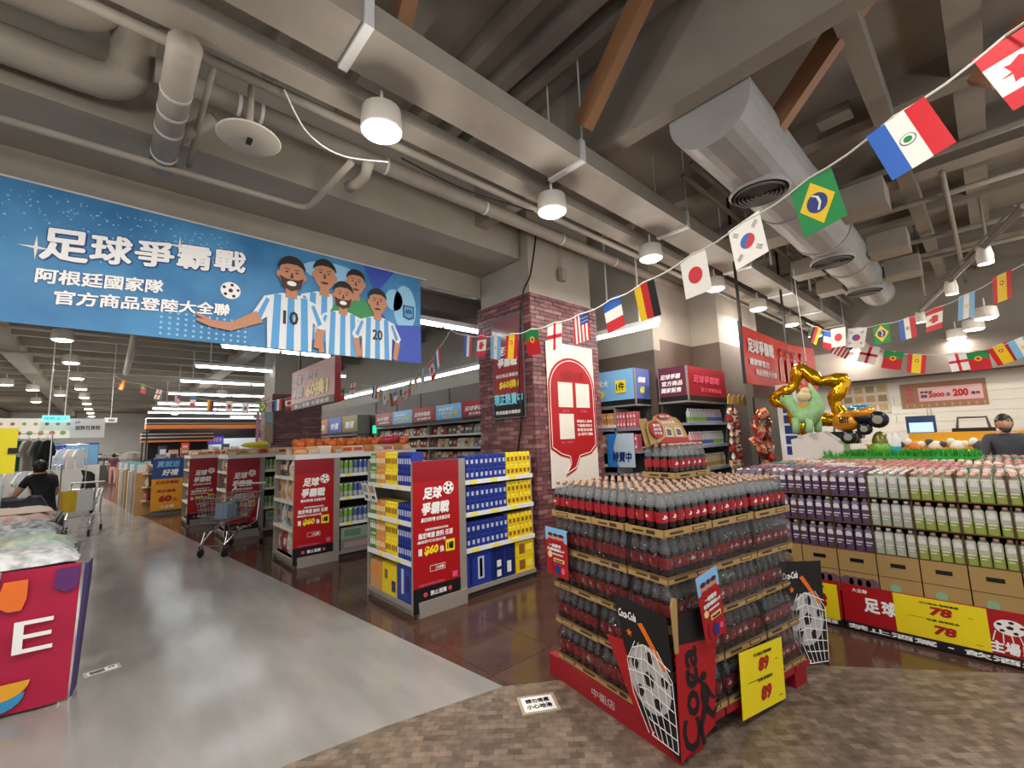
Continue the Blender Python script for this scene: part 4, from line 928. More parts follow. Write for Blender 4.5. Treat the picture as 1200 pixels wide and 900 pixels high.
t = thing('exit_sign', 'bright green lit sign over the pale door between the wall shelves', 'sign', (6.3, 13.55, 1.98), rot=FX); rect(t, 'lit_panel', 0, 0, .62, .24, M('green_glow', '14c98a', emit=1.6)); rect(t, 'case', -.02, -.02, .64, .26, greymet, -.004, .03)
t = thing('glass_door', 'pale glass door panel below the green lit sign', 'door', (6.38, 13.6, .02), rot=FX); rect(t, 'frame', 0, 0, .85, 1.92, M('pale_blue', 'b9c9d6', .3)); rect(t, 'pane', .08, .1, .77, 1.84, M('pane_pale', 'c6d4de', .12), .004)
# ================================================================ PILLAR POSTERS
t = thing('pillar_poster', 'tall white poster with a red speech bubble and white squares on the brick pillar', 'poster', (4.24, 3.925, 1.0), rot=FY)
PW, PH = 1.0, 1.93
rect(t, 'sheet', 0, 0, PW, PH, M('poster_white', 'd9d3c8', .5))
bub = [(.5+.49*math.cos(a), 1.32+.42*math.sin(a)) for a in [math.pi*k_/16 for k_ in range(17)]]+[(.01, .5), (.20, .40), (.38, .36), (.40, .26), (.28, .12), (.5, .20), (.60, .36), (.85, .40), (.99, .5)]
MB().prism(bub, .001, .004).obj('red_bubble', red, t)
inn = [(.5+(x-.5)*.93, .95+(y-.95)*.95) for x, y in bub]; mm = MB()
strip(mm, inn+[inn[0]], .010, .0045); mm.obj('white_line', labw, t)
for (x, y) in ((.20, 1.05), (.57, 1.05), (.20, .62)):
    rect(t, 'white_square', x, y, x+.30, y+.34, M('poster_white'), .006)
for s_, y in (('掃描加入會員', .86), ('下載應用程式', .80), ('享更多好康', .74), ('立即行動', .68)): text(s_, .56, y-.02, .34, .04, white, t, .005, .02)
text('全聯會員', .26, 1.42, .5, .14, maroon, t, .005, .05); text('會員', .28, .98, .14, .04, pink, t, .005, .01); text('點數', .66, .98, .14, .04, pink, t, .005, .01); text('線上購物', .22, .56, .24, .035, pink, t, .005, .01)
t = thing('pillar_board', 'dark framed board with red and cyan print on the left face of the brick pillar', 'poster', (3.955, 4.70, 1.92), rot=FX)
rect(t, 'frame', 0, 0, .64, 1.42, M('frame_grey', '5b5a5c', .4), .0, .02); rect(t, 'red_print', .02, .30, .62, 1.02, maroon, .003); rect(t, 'dark_print', .02, .02, .62, .2999, ink, .003); rect(t, 'glass_top', .02, 1.02, .62, 1.38, M('brick_glare', '7d5557', .15), .003)  # brick glare in the glass is put into the top panel's colour
text('足球', .12, .86, .3, .13, white, t, .004, .06, .15); text('爭霸戰', .12, .70, .4, .13, white, t, .004, .06, .15); text('指定商品滿額送', .08, .56, .45, .05, white, t, .004, .02); text('$60換1', .14, .40, .4, .12, M('price_yellow'), t, .004, .05, .1); text('現正熱賣中', .03, .18, .57, .16, M('cyan_print', '7fd8ea', .4), t, .005, .05); text('飲酒過量有礙健康', .06, .06, .5, .05, white, t, .005)
# ================================================================ RIGHT-HAND DISPLAYS BEHIND THE COLA
def box_sign(p, w, d, h, z, colf, cols_, label, lf, ls):
    t = thing('sign_box', label, 'sign', (p[0], p[1], z)); MB().box((.01, .01, 0), (d, w, h)).box((0, 0, -.03), (d+.01, w+.01, 0)).box((-.005, -.005, 0), (.02, .02, h)).obj('frame', greymet, t)
    def face(Fm, loc, ww, c, lines):
        e = bpy.data.objects.new('sign_face', None); COL.objects.link(e); e.parent = t; e.matrix_local = Matrix.Translation(loc) @ Fm.to_4x4()
        rect(e, 'print', .02, .0, ww-.01, h, c, .004); rect(e, 'strip', .02, 0, ww-.01, h*.14, ink, .005)
        for s_, x, y, a, b_, mt in lines: text(s_, x*ww, y*h, a*ww, b_*h, mt, e, .006, .045, .2)
    face(FX, (0, w, 0), w, colf, lf); face(FY, (0, 0, 0), d, cols_, ls)
    return t
def small_shelf(p, d, w, label, zs, htop):
    t = thing('drink_shelf', label, 'shelf', (p[0], p[1], 0))
    MB().box((.02, .02, 0), (d, w, .08)).box((d-.04, .0, 0), (d, w, htop)).box((0, w-.03, 0), (d, w, htop)).obj('cabinet', M('panel_dark'), t)
    for z in zs: MB().box((0, 0, z-.04), (d, w, z)).obj('shelf_board', M('shelf_blue_grey', '7f8796', .4), t)
    return t
small_shelf((6.0, 3.72), .42, .75, 'drink shelf under the sky blue sign box right of the pillar', (.3, .7, 1.05, 1.40, 1.75), 2.1)
box_sign((5.98, 3.70), .95, .44, .56, 2.12, skyb, M('dusk_blue', '5a6aa8', .45), 'sky blue sign box with a yellow 60, right of the brick pillar', [('省很大', .1, .55, .4, .2, white), ('60', .1, .22, .3, .24, M('price_yellow')), ], [('優惠', .2, .6, .5, .16, white), ('60', .3, .3, .3, .2, M('price_yellow'))])
yt = bpy.data.objects['sign_box']; e = MB(); e.T = Matrix.Translation((-.012, .95-.60, .19)) @ FX.to_4x4(); e.box((0, 0, 0), (.19, .2, .004)).obj('yellow_tag', M('price_yellow'), yt); e = text('1件', 0, 0, .15, .14, ink, yt, .0, .03); e.matrix_local = Matrix.Translation((-.018, .95-.62, .22)) @ FX.to_4x4()
small_shelf((6.35, 3.05), 1.35, .45, 'drink shelf under the dark red sign box, middle right', (.3, .7, 1.1, 1.45, 1.8), 2.1)
box_sign((6.33, 3.03), .48, 1.37, .52, 2.13, M('dusk_red', '632a42', .35), maroon, 'dark red sign box with white writing above the middle drink shelf', [('足球爭霸', .1, .65, .7, .15, white), ('官方商品', .15, .45, .7, .15, white), ('獨家販售', .1, .25, .7, .15, white)], [('足球爭霸戰', .12, .52, .7, .24, pink), ('官方授權商品', .3, .26, .55, .14, pink)])
for si, z in enumerate((1.05, 1.40, 1.75)):
    for ly in range(2):
        for k_ in range(4):
            put_pack(('orange', 'orange', 'pink', 'pink')[k_] if 'pink' in PK else 'orange', .17, .125, (6.01, 4.47-k_*.185, z+.001+.127*ly), -math.pi/2, 'small drink pack under the sky blue sign, %s from the left, %s layer, %s shelf' % (ORD[k_], LY[ly], ('lowest', 'middle', 'upper')[si]), 'drink packs right of the pillar') if si else None
for si, z in enumerate((1.1, 1.45, 1.8)):
    item_row('bottle', (6.45, 3.12, z+.001), (1, 0, 0), 15, .08, ((0, 1), (5, 1, 0), (3, 3))[2-si], '%s shelf under dark red sign box' % ('lowest', 'middle', 'top')[si], 'bottles under the dark red sign box')
t = thing('shelf_sign', 'small blue and white sales poster behind the cola bottle tops', 'poster', (5.97, 4.28, 1.15), rot=FX); rect(t, 'sheet', 0, 0, .5, .52, M('pale_print', 'b9cede', .4)); MB().prism([(0, 0), (.2, 0), (.12, .3), (.2, .52), (0, .52)], .001, .003).obj('blue_print', blue, t); text('特賣中', .1, .08, .35, .16, navy, t, .004, .05, .15)
# hanging snack strips on the middle wall
for k_ in range(2):
    t = thing('snack_strip', 'hanging strip of pale snack packets, %s of two, left of the red bundle' % ORD[k_], 'snack strip', (7.46+k_*.25, 2.93, .95))
    MB().tube([(0, .02, 0), (0, .02, 1.15)], .008, 5).obj('hanger', blk, t)
    for j in range(9): o = mobj('packet', bag((2, 7, 9, 1)[(j+k_) % 4], (6, 1)[j % 2], .15, .12, .05), t, (R_.uniform(-.02, .02), -.02, .12*j)); o.rotation_euler = (R_.uniform(-.3, .1), 0, R_.uniform(-.3, .3))
t = thing('snack_bundle', 'thick hanging bundle of shiny red snack packets before the dark column', 'snack bundle', (7.25, 2.40, .95))
MB().tube([(0, .06, 0), (0, .06, 1.2)], .012, 5).obj('hanger', blk, t)
for j in range(60):
    a = R_.uniform(0, 6.28); r = R_.uniform(.03, .20); o = mobj('packet', bag((1, 6, 0, 3)[j % 4], (2, 7, 1)[j % 3], .15, .13, .05), t, (r*math.cos(a)*1.1, -abs(r*math.sin(a))*.6, R_.uniform(0, .95))); o.rotation_euler = (R_.uniform(-.7, .3), R_.uniform(-.5, .5), R_.uniform(-1, 1))
for k_ in range(5):
    t = thing('top_hook_card', 'yellow and grey header card above the hanging snacks, %s from the left' % ORD[k_], 'header card', (7.38+k_*.20, 2.86, 2.08), group='header cards above the hanging snacks'); MB().prism([(-.1, 0), (.1, 0), (.08, .12), (0, .17), (-.08, .12)], 0, .01).obj('card', (M('hc_y', 'b89a2c', .5), M('hc_g', '9a8a6a', .5))[k_ % 2], t).rotation_euler = (math.pi/2, 0, 0)
t = thing('shelf_note', 'small white notice at the right edge of the middle drink shelf', 'notice', (7.72, 3.02, 1.75), rot=FY); rect(t, 'sheet', 0, 0, .13, .24, tagw); MB().box((.02, .14, .001), (.11, .2, .002)).box((.02, .05, .001), (.11, .09, .002)).obj('print', greymet, t)
# hanging red banner, curved at its far end
t = thing('hanging_banner', 'red hanging football banner that curls at its right end', 'banner', (6.55, 2.3, 2.3)); n = 16; vs = []
for i in range(n+1):
    u = i/n; x = 2.9*u; y = -.02-.5*max(0, u-.6)**2*2.2
    vs += [(x, y, 0+.03*u), (x, y, .83-.04*u)]
MB().add(vs+[(a, b_+.006, c) for a, b_, c in vs], [(2*i, 2*i+2, 2*i+3, 2*i+1) for i in range(n)]+[(2*n+2+2*i, 2*n+3+2*i, 2*n+5+2*i, 2*n+4+2*i) for i in range(n)]).obj('cloth', M('banner_red', 'd5372f', .45), t)
e = bpy.data.objects.new('print', None); COL.objects.link(e); e.parent = t; e.matrix_local = Matrix.Translation((0, -.03, 0)) @ FY.to_4x4()
text('足球爭霸戰', .12, .46, 1.1, .22, labw, e, .003, .06); text('國家隊官方', .15, .28, .8, .10, labw, e, .003, .05); text('商品登陸大全聯', .35, .14, .9, .10, labw, e, .003, .05)
for k_ in range(4):
    cx = 1.55+.3*k_; mm = MB(); dz = .0+.02*k_
    mm.prism([(cx-.12, .12), (cx+.12, .12), (cx+.10, .45), (cx+.04, .52), (cx-.04, .52), (cx-.10, .45)], .003+dz, .004+dz, 0); mm.prism(circ(cx, .60, .045, 10, .06), .003+dz, .005+dz, 1); mm.prism([(cx-.05, .61), (cx+.05, .61), (cx+.04, .67), (cx-.04, .67)], .0055+dz, .006+dz, 2)
    mm.prism([(cx-.02, .14), (cx+.02, .14), (cx+.03, .48), (cx-.03, .48)], .0045+dz, .0055+dz, 3); mm.obj('player_print', [M('pl_pink', 'e0a49a', .5), M('skin_print'), M('hair_print'), M('banner_red')], e)
for x in (.05, 2.1): MB().box((x, .0, .83), (x+.04, .03, 2.9)).obj('hanging_bar', blk, t)
MB().box((-.03, -.02, 0), (0, .02, .9)).obj('end_bar', blk, t)
# ================================================================ BIG BLUE BANNER
BW_, BH_ = 3.68, 1.14
bl = noisy('banner_blue', '23699f', '4a92c4', 1.6, .5, lo=.3, hi=.7)
t = thing('hanging_banner', 'wide blue football banner with white characters and five players on the beam', 'banner', (-.72, 4.95, 2.66), rot=FY)
rect(t, 'cloth', 0, 0, BW_, BH_, bl, 0, .006)
cloud = MB(); pale = M('banner_pale', '8ec2e2', .5); deep = M('banner_deep', '1f5fb0', .5)
for x, y, rx, ry in ((3.45, .70, .16, .30), (3.3, .78, .12, .14), (2.55, .95, .35, .12)): cloud.prism(circ(x, y, rx, 16, ry), .0005, .0015)
for k_ in range(160): x = R_.uniform(0, 1.5); cloud.prism(circ(x, 1.08-abs(R_.gauss(0, .16)), R_.uniform(.003, .009), 5), .0005, .0015)
for k_ in range(12):
    for j in range(5): cloud.prism(circ(1.02+.06*k_, .04+.05*j, .012, 6), .0005, .0015)
cloud.obj('pale_print', pale, t)['kind'] = 'stuff'
MB().prism([(3.0, 0), (BW_, 0), (BW_, .5), (3.25, .45), (3.1, .62)], .002, .0025).prism([(3.05, .8), (3.3, 1.14), (2.9, 1.14)], .002, .0025).obj('deep_print', M('banner_violet', '3550b0', .5), t)
nb = M('banner_outline', '123a78', .5)
for z, mt, b_, dx in ((.002, nb, .10, 0), (.004, white, .045, 0)):
    for i, ch in enumerate('足球爭霸戰'): text(ch, .24+i*.288+(.0 if mt is white else -.006), .53+i*.046-(0 if mt is white else .012), .285+(0 if mt is white else .02), (.27-.012*i)+(0 if mt is white else .02), mt, t, z, b_, .12, rot=.10)
for z, mt, b_, o_ in ((.002, nb, .07, .004), (.004, white, .035, 0)):
    text('阿根廷國家隊', .23-o_, .335-o_, .80, .125, mt, t, z, b_, .12, rot=.085); text('官方商品登陸大全聯', .35-o_, .18-o_, 1.20, .12, mt, t, z, b_, .12, rot=.085)
m_ = MB(); ball_print(m_, 1.54, .54, .085, 0, 1, None, (.002, .004)); m_.obj('football_print', [labw, ink], t)
sp_ = MB()
for cx, cy in ((.22, .62), (1.12, .88)): sp_.prism([(cx-.1, cy), (cx-.01, cy-.01), (cx, cy-.1), (cx+.01, cy-.01), (cx+.1, cy), (cx+.01, cy+.01), (cx, cy+.1), (cx-.01, cy+.01)], .005, .006)
sp_.obj('glint', M('glint', 'e9e6d6', .5), t)
sk = M('skin_tan', 'b98264', .55); hr = M('hair_dark', '1f1613', .6); js = M('jersey_white', 'd9dde0', .5); jb = M('jersey_blue', '4f9ad2', .5); jg = M('jersey_green', '2f8a4a', .5); bd = M('beard_brown', '4a2d20', .6)
def player(cx, by, s, jer, z, num=None, tall=.56, arm=None, beard=False, tilt=0):
    m = MB(); q = lambda pts: rotp([(cx+x*s, by+y*s) for x, y in pts], tilt, cx, by)
    body = [(-.20, 0), (.20, 0), (.21, .30), (.30, .22), (.34, .30), (.24, .50), (.08, .56), (-.08, .56), (-.24, .50), (-.34, .30), (-.30, .22), (-.21, .30)]
    m.prism(q(body), z, z+.001, 0)
    if jer == 'a':
        for x0, x1 in ((-.17, -.10), (-.035, .035), (.10, .17)): m.prism(q([(x0, 0), (x1, 0), (x1*.9, .54), (x0*.9, .54)]), z+.0015, z+.002, 1)
        m.prism(q([(-.30, .30), (-.26, .27), (-.19, .47), (-.22, .49)]), z+.0015, z+.002, 1); m.prism(q([(.30, .30), (.26, .27), (.19, .47), (.22, .49)]), z+.0015, z+.002, 1)
    m.prism(q([(-.055, .52), (.055, .52), (.05, .66), (-.05, .66)]), z+.0015, z+.0025, 2)
    m.prism(q(circ(0, .76, .118, 18, .165)), z+.0025, z+.0035, 2)                 # head
    m.prism(q([(.13*math.cos(a), .81+.145*math.sin(a)) for a in [math.pi*k_/10 for k_ in range(11)]]+[(-.105, .84), (-.04, .87), (.05, .87), (.105, .84)]), z+.0036, z+.0045, 3)
    m.prism(q(circ(-.12, .75, .022, 8, .035)), z+.002, z+.0034, 2); m.prism(q(circ(.12, .75, .022, 8, .035)), z+.002, z+.0034, 2)
    for sx in (-1, 1): m.prism(q(circ(.045*sx, .785, .016, 8, .008)), z+.0037, z+.004, 3); m.prism(q([(.02*sx, .807), (.07*sx, .817), (.07*sx, .825), (.02*sx, .815)]), z+.0037, z+.004, 3)
    m.prism(q([(-.016, .725), (.016, .725), (.005, .78), (-.005, .78)]), z+.0037, z+.004, 4)
    if beard: m.prism(q([(-.112, .74), (-.06, .715), (.0, .71), (.06, .715), (.112, .74), (.085, .63), (0, .59), (-.085, .63)]), z+.0037, z+.0042, 4)
    m.prism(q(circ(0, .67, .045, 10, .014 if not beard else .026)), z+.0043, z+.005, 5 if beard else 4)
    for pts in (arm or ([(-.33, .24), (-.25, .25), (-.22, .02), (-.28, -.0)], [(.33, .24), (.25, .25), (.22, .02), (.28, -.0)])): m.prism(q(pts), z-.0002, z+.0012 if not arm else z+.003, 2)
    o = m.obj('player_print', [js if jer == 'a' else jg, jb, sk, hr, bd, white], t)
    if num: text(num, cx-.07*s, by+.25*s, .14*s, .14*s, ink, t, z+.004, .03)
player(2.44, .14, 1.0, 'a', .006)
player(2.80, .22, .88, 'g', .009)
player(2.65, .0, .92, 'a', .013, None, beard=True)
player(3.07, .0, .92, 'a', .018, '20')
player(2.09, -.0, 1.08, 'a', .024, '10', beard=True, arm=([(-.30, .34), (-.24, .24), (-.50, .12), (-.66, .14), (-.76, .18), (-.75, .20), (-.70, .20), (-.77, .23), (-.74, .245), (-.64, .20), (-.5, .20)], [(.33, .24), (.25, .25), (.22, .05), (.28, .04)]))
cr = MB(); cr.prism([(3.42, .58), (3.50, .55), (3.58, .58), (3.58, .74), (3.42, .74)], .004, .006, 0); cr.prism([(3.44, .60), (3.50, .575), (3.56, .60), (3.56, .72), (3.44, .72)], .0065, .008, 1); cr.obj('crest_print', [M('crest_edge', '31506a', .5), jb], t); text('AFA', 3.45, .63, .10, .06, ink, t, .009, .04)
MB().tube([(-.1, BH_+.01, 0), (BW_+.1, BH_+.01, 0)], .008, 6).obj('hanging_rope', whmet, t)
# ================================================================ FLAG BUNTINGS
fc = {n: M('flag_'+n, c, .6) for n, c in {'red': 'c8202c', 'white': 'e8e6e0', 'blue': '2b5fb4', 'navy': '26397e', 'yellow': 'ecc81c', 'green': '178a48', 'black': '151515', 'sky': '7ab6dc'}.items()}
FCK = list(fc)
fme = {}
def flag_mesh(kind, s=1):
    if kind in fme: return fme[kind]
    m = MB(); W2, D2 = 1.0, 1.3      # hoist along the cord (x), fly hangs down (y)
    def P(fly, h): return (h*W2, -fly*D2)     # fly 0..1 down, h 0..1 from the lower to the upper edge of the flag (left to right)
    def quad(f0, h0, f1, h1, c, l=0):
        for s_ in (1, -1): m.add([(P(f, h)[0], P(f, h)[1], s_*(.004+.004*l)) for f, h in ((f0, h0), (f1, h0), (f1, h1), (f0, h1))], [(0, 1, 2, 3)], FCK.index(c))
    def poly(pts, c, l=1):
        for s_ in (1, -1): m.add([(P(f, h)[0], P(f, h)[1], s_*(.004+.004*l)) for f, h in pts], [tuple(range(len(pts)))], FCK.index(c))
    def base(c):
        for i in range(5): quad(i/5, 0, (i+1)/5, 1, c)
    def bars(cs, hor=True):
        n_ = len(cs)
        for i, c in enumerate(cs):
            if hor:
                for j in range(5): quad(j/5, i/n_, (j+1)/5, (i+1)/n_, c)
            else: quad(i/n_, 0, (i+1)/n_, 1, c)
    ci = lambda f, h, r, a0=0, a1=2*math.pi, n_=18: [(f+r/D2*math.cos(a0+(a1-a0)*k_/n_), h+r*math.sin(a0+(a1-a0)*k_/n_)) for k_ in range(n_+1)]
    if kind == 'canada':
        quad(0, 0, .25, 1, 'red'); quad(.25, 0, .5, 1, 'white'); quad(.5, 0, .75, 1, 'white'); quad(.75, 0, 1, 1, 'red')
        lf = [(.0, .42), (.05, .26), (.16, .30), (.12, .10), (.26, .20), (.30, .12), (.42, .16), (.38, .02), (.46, -.02), (.30, -.18), (.34, -.26), (.04, -.22), (.03, -.40)]
        poly([(.5+x*.55/1.3, .5+y) for x, y in lf]+[(.5-x*.55/1.3, .5+y) for x, y in lf[::-1][1:-1]]+[], 'red')
    elif kind == 'paraguay': bars(['blue', 'white', 'red']); poly(ci(.5, .5, .13), 'black', 1); poly(ci(.5, .5, .115), 'white', 2); poly(ci(.5, .5, .07), 'green', 3)
    elif kind == 'netherlands': bars(['blue', 'white', 'red'])
    elif kind == 'brazil': base('green'); poly([(.08, .5), (.5, .92), (.92, .5), (.5, .08)], 'yellow', 1); poly(ci(.5, .5, .24), 'navy', 2); poly([(.33, .47), (.40, .58), (.52, .60), (.64, .52), (.64, .46), (.52, .54), (.40, .52), (.34, .42)], 'white', 3)
    elif kind == 'korea':
        base('white'); poly(ci(.5, .5, .22), 'blue', 1); poly(ci(.5, .5, .22, -.6, 2.55), 'red', 2)
        for f, h, a in ((.22, .80, .6), (.22, .20, -.6), (.78, .80, -.6), (.78, .20, .6)):
            for k_ in (-1, 0, 1):
                cx, cy = f+k_*.035*math.cos(a), h+k_*.045*math.sin(a); dx, dy = -.09*math.sin(a)/1.3*1.3, .09*math.cos(a)
                poly([(cx-dx-.009, cy-dy), (cx+dx-.009, cy+dy), (cx+dx+.009, cy+dy), (cx-dx+.009, cy-dy)], 'black', 1)
    elif kind == 'japan': base('white'); poly(ci(.5, .5, .27), 'red', 1)
    elif kind == 'germany': bars(['yellow', 'red', 'black'])
    elif kind == 'france': bars(['blue', 'white', 'red'], False)
    elif kind == 'england': base('white'); quad(0, .42, .5, .58, 'red', 1); quad(.5, .42, 1, .58, 'red', 1); quad(.43, 0, .57, 1, 'red', 1)
    elif kind == 'usa':
        for i in range(9): 
            for j in range(3): quad(j/3, i/9, (j+1)/3, (i+1)/9, 'red' if i % 2 == 0 else 'white')
        quad(0, .44, .42, 1, 'navy', 1)
        for a in range(3):
            for b_ in range(4): poly(ci(.07+a*.13, .52+b_*.13, .025, n_=6), 'white', 2)
    elif kind == 'portugal': quad(0, 0, .4, 1, 'green'); quad(.4, 0, .7, 1, 'red'); quad(.7, 0, 1, 1, 'red'); poly(ci(.4, .5, .17), 'yellow', 1); poly(ci(.4, .5, .09), 'red', 2)
    elif kind == 'spain': 
        for j in range(4): quad(j/4, 0, j/4+.25, .25, 'red'); quad(j/4, .25, j/4+.25, .75, 'yellow'); quad(j/4, .75, j/4+.25, 1, 'red')
        poly(ci(.33, .5, .11), 'red', 1); poly(ci(.33, .5, .05), 'white', 2)
    elif kind == 'argentina': bars(['sky', 'white', 'sky']); poly(ci(.5, .5, .10), 'yellow', 1)
    fme[kind] = m.mesh('flag', [fc[k_] for k_ in FCK]); return fme[kind]
NAMES = {'paraguay': 'Paraguay', 'netherlands': 'Netherlands', 'usa': 'United States'}
def bunting(label, pts, flags, group=None, fw=.25, fd=.30):
    # pts: list of (px, py, depth) along the cord; flags: list of (px, py, depth, kind)
    P = [hd(*q) for q in pts]; o0 = P[0]
    t = thing('flag_bunting', label, 'bunting', o0, group=group)
    Q = []
    for i in range(len(P)-1):
        for k_ in range(4): u = k_/4; Q.append(P[i].lerp(P[i+1], u)-o0-Vector((0, 0, .02*math.sin(math.pi*u))))
    Q.append(P[-1]-o0); MB().tube(Q, .0055, 5).obj('cord', M('cord_white', 'd9d6cf', .6), t)
    C3 = [hd(a, b_, c) for a, b_, c, _ in flags]; N = len(flags)
    for i, (a, b_, c, kind) in enumerate(flags):
        ia, ib = max(0, i-1), min(N-1, i+1); d = C3[ib]-C3[ia]
        if d.dot(rt) < 0: d = -d
        d.normalize(); upv = Vector((0, 0, 1)); Fm = frame(d, upv)
        o = mobj('flag', flag_mesh(kind), t); o['label'] = '%s flag' % NAMES.get(kind, kind.capitalize())
        wob = Matrix.Rotation(R_.uniform(-.12, .12), 4, 'Z') @ Matrix.Rotation(R_.uniform(-.15, .2), 4, 'X')
        o.matrix_local = Matrix.Translation(C3[i]-o0-d*fw*.5) @ Fm.to_4x4() @ wob @ Matrix.Diagonal((fw, fd/1.3, fw, 1))
    return t
A = [(1178, 42, 1.75, 'canada'), (1047, 137, 1.95, 'paraguay'), (948, 209, 2.3, 'brazil'), (871, 260, 2.65, 'korea'), (811, 298, 3.0, 'japan'), (754, 331, 3.4, 'germany'), (716, 351, 3.75, 'france'), (680, 368, 4.1, 'usa'),
     (650, 378, 4.4, 'england'), (622, 386, 4.7, 'portugal'), (600, 391, 4.95, 'spain'), (581, 393, 5.2, 'argentina'), (565, 393, 5.45, 'canada'), (549, 393, 5.75, 'netherlands')]
bunting('long string of national flags crossing the upper right towards the brick pillar', [(1400, -130, 1.3)]+[q[:3] for q in A]+[(528, 387, 6.1)], A, fw=.215, fd=.275)
B1 = [(958, 383, 7.6, 'germany'), (970, 388, 7.3, 'france'), (982, 385, 7.0, 'japan'), (1005, 384, 6.8, 'korea'), (1032, 380, 6.5, 'brazil'), (1062, 373, 6.1, 'paraguay'), (1095, 361, 5.7, 'canada'), (1133, 345, 5.2, 'argentina'), (1174, 322, 4.7, 'spain')]
bunting('upper string of national flags sagging at the right side', [(945, 378, 7.9)]+[q[:3] for q in B1]+[(1230, 290, 4.2)], B1)
B2 = [(994, 398, 7.6, 'usa'), (1021, 406, 7.4, 'england'), (1048, 412, 7.2, 'portugal'), (1075, 415, 7.1, 'spain'), (1120, 414, 7.0, 'england'), (1144, 411, 6.9, 'portugal'), (1169, 405, 6.7, 'spain'), (1193, 397, 6.5, 'argentina')]
bunting('lower string of national flags in front of the service counter', [(950, 382, 7.9)]+[q[:3] for q in B2]+[(1230, 380, 6.3)], B2)
C1 = [(512, 411, 6.6, 'netherlands'), (504, 424, 6.9, 'canada'), (496, 432, 7.3, 'argentina'), (488, 440, 7.7, 'spain'), (481, 447, 8.1, 'portugal'), (475, 452, 8.5, 'england'), (469, 456, 8.8, 'usa'), (463, 459, 9.1, 'france'), (457, 460, 9.4, 'germany'), (451, 459, 9.7, 'korea'), (446, 456, 10, 'brazil'), (440, 452, 10.3, 'netherlands'), (414, 449, 11, 'england'), (400, 456, 11.3, 'portugal')]
bunting('string of small flags sagging before the noodle wall, beyond the blue banner', [(528, 387, 6.1)]+[q[:3] for q in C1]+[(385, 452, 11.6)], C1)
D = [(145, 446, 13.2, 'spain'), (168, 450, 12.9, 'portugal'), (187, 457, 12.6, 'england'), (208, 462, 12.3, 'usa'), (227, 465, 12, 'france'), (247, 469, 11.7, 'germany'), (269, 470, 11.5, 'japan'), (288, 472, 11.3, 'korea'), (308, 471, 11.1, 'brazil'), (326, 468, 10.9, 'netherlands'), (338, 466, 10.8, 'canada')]
bunting('string of small flags hanging over the walkway below the blue banner', [(135, 440, 13.4)]+[q[:3] for q in D]+[(352, 462, 10.6)], D, fw=.25, fd=.28)
# ================================================================ HANGING RED SIGN AT THE LEFT OF THE PILLAR
p0 = hz(341, 482, 2.2); p1 = hx(391, 463, p0.x+.02)
t = thing('hanging_sign', 'red hanging box sign with yellow 60, below the right end of the blue banner', 'sign', (2.6, 9.15, 2.33), rot=FX)
rect(t, 'board', 0, 0, 2.2, .74, red, 0, .1); rect(t, 'lower_strip', 0, 0, 2.2, .12, ink, .004)
text('足球', .15, .46, .45, .18, white, t, .004, .06, .15); text('爭霸戰', .12, .20, .55, .2, white, t, .004, .06, .15); text('單件均一', .8, .50, .75, .14, white, t, .004, .04, .15); text('60換1', .85, .17, 1.1, .28, M('price_yellow'), t, .004, .06, .1); text('禁止酒駕 有礙健康', .2, .02, 1.8, .08, white, t, .006, .03)
for x in (.3, 1.9): MB().box((x, .74, -.06), (x+.03, 2.09, -.03)).obj('hanging_bar', blk, t)
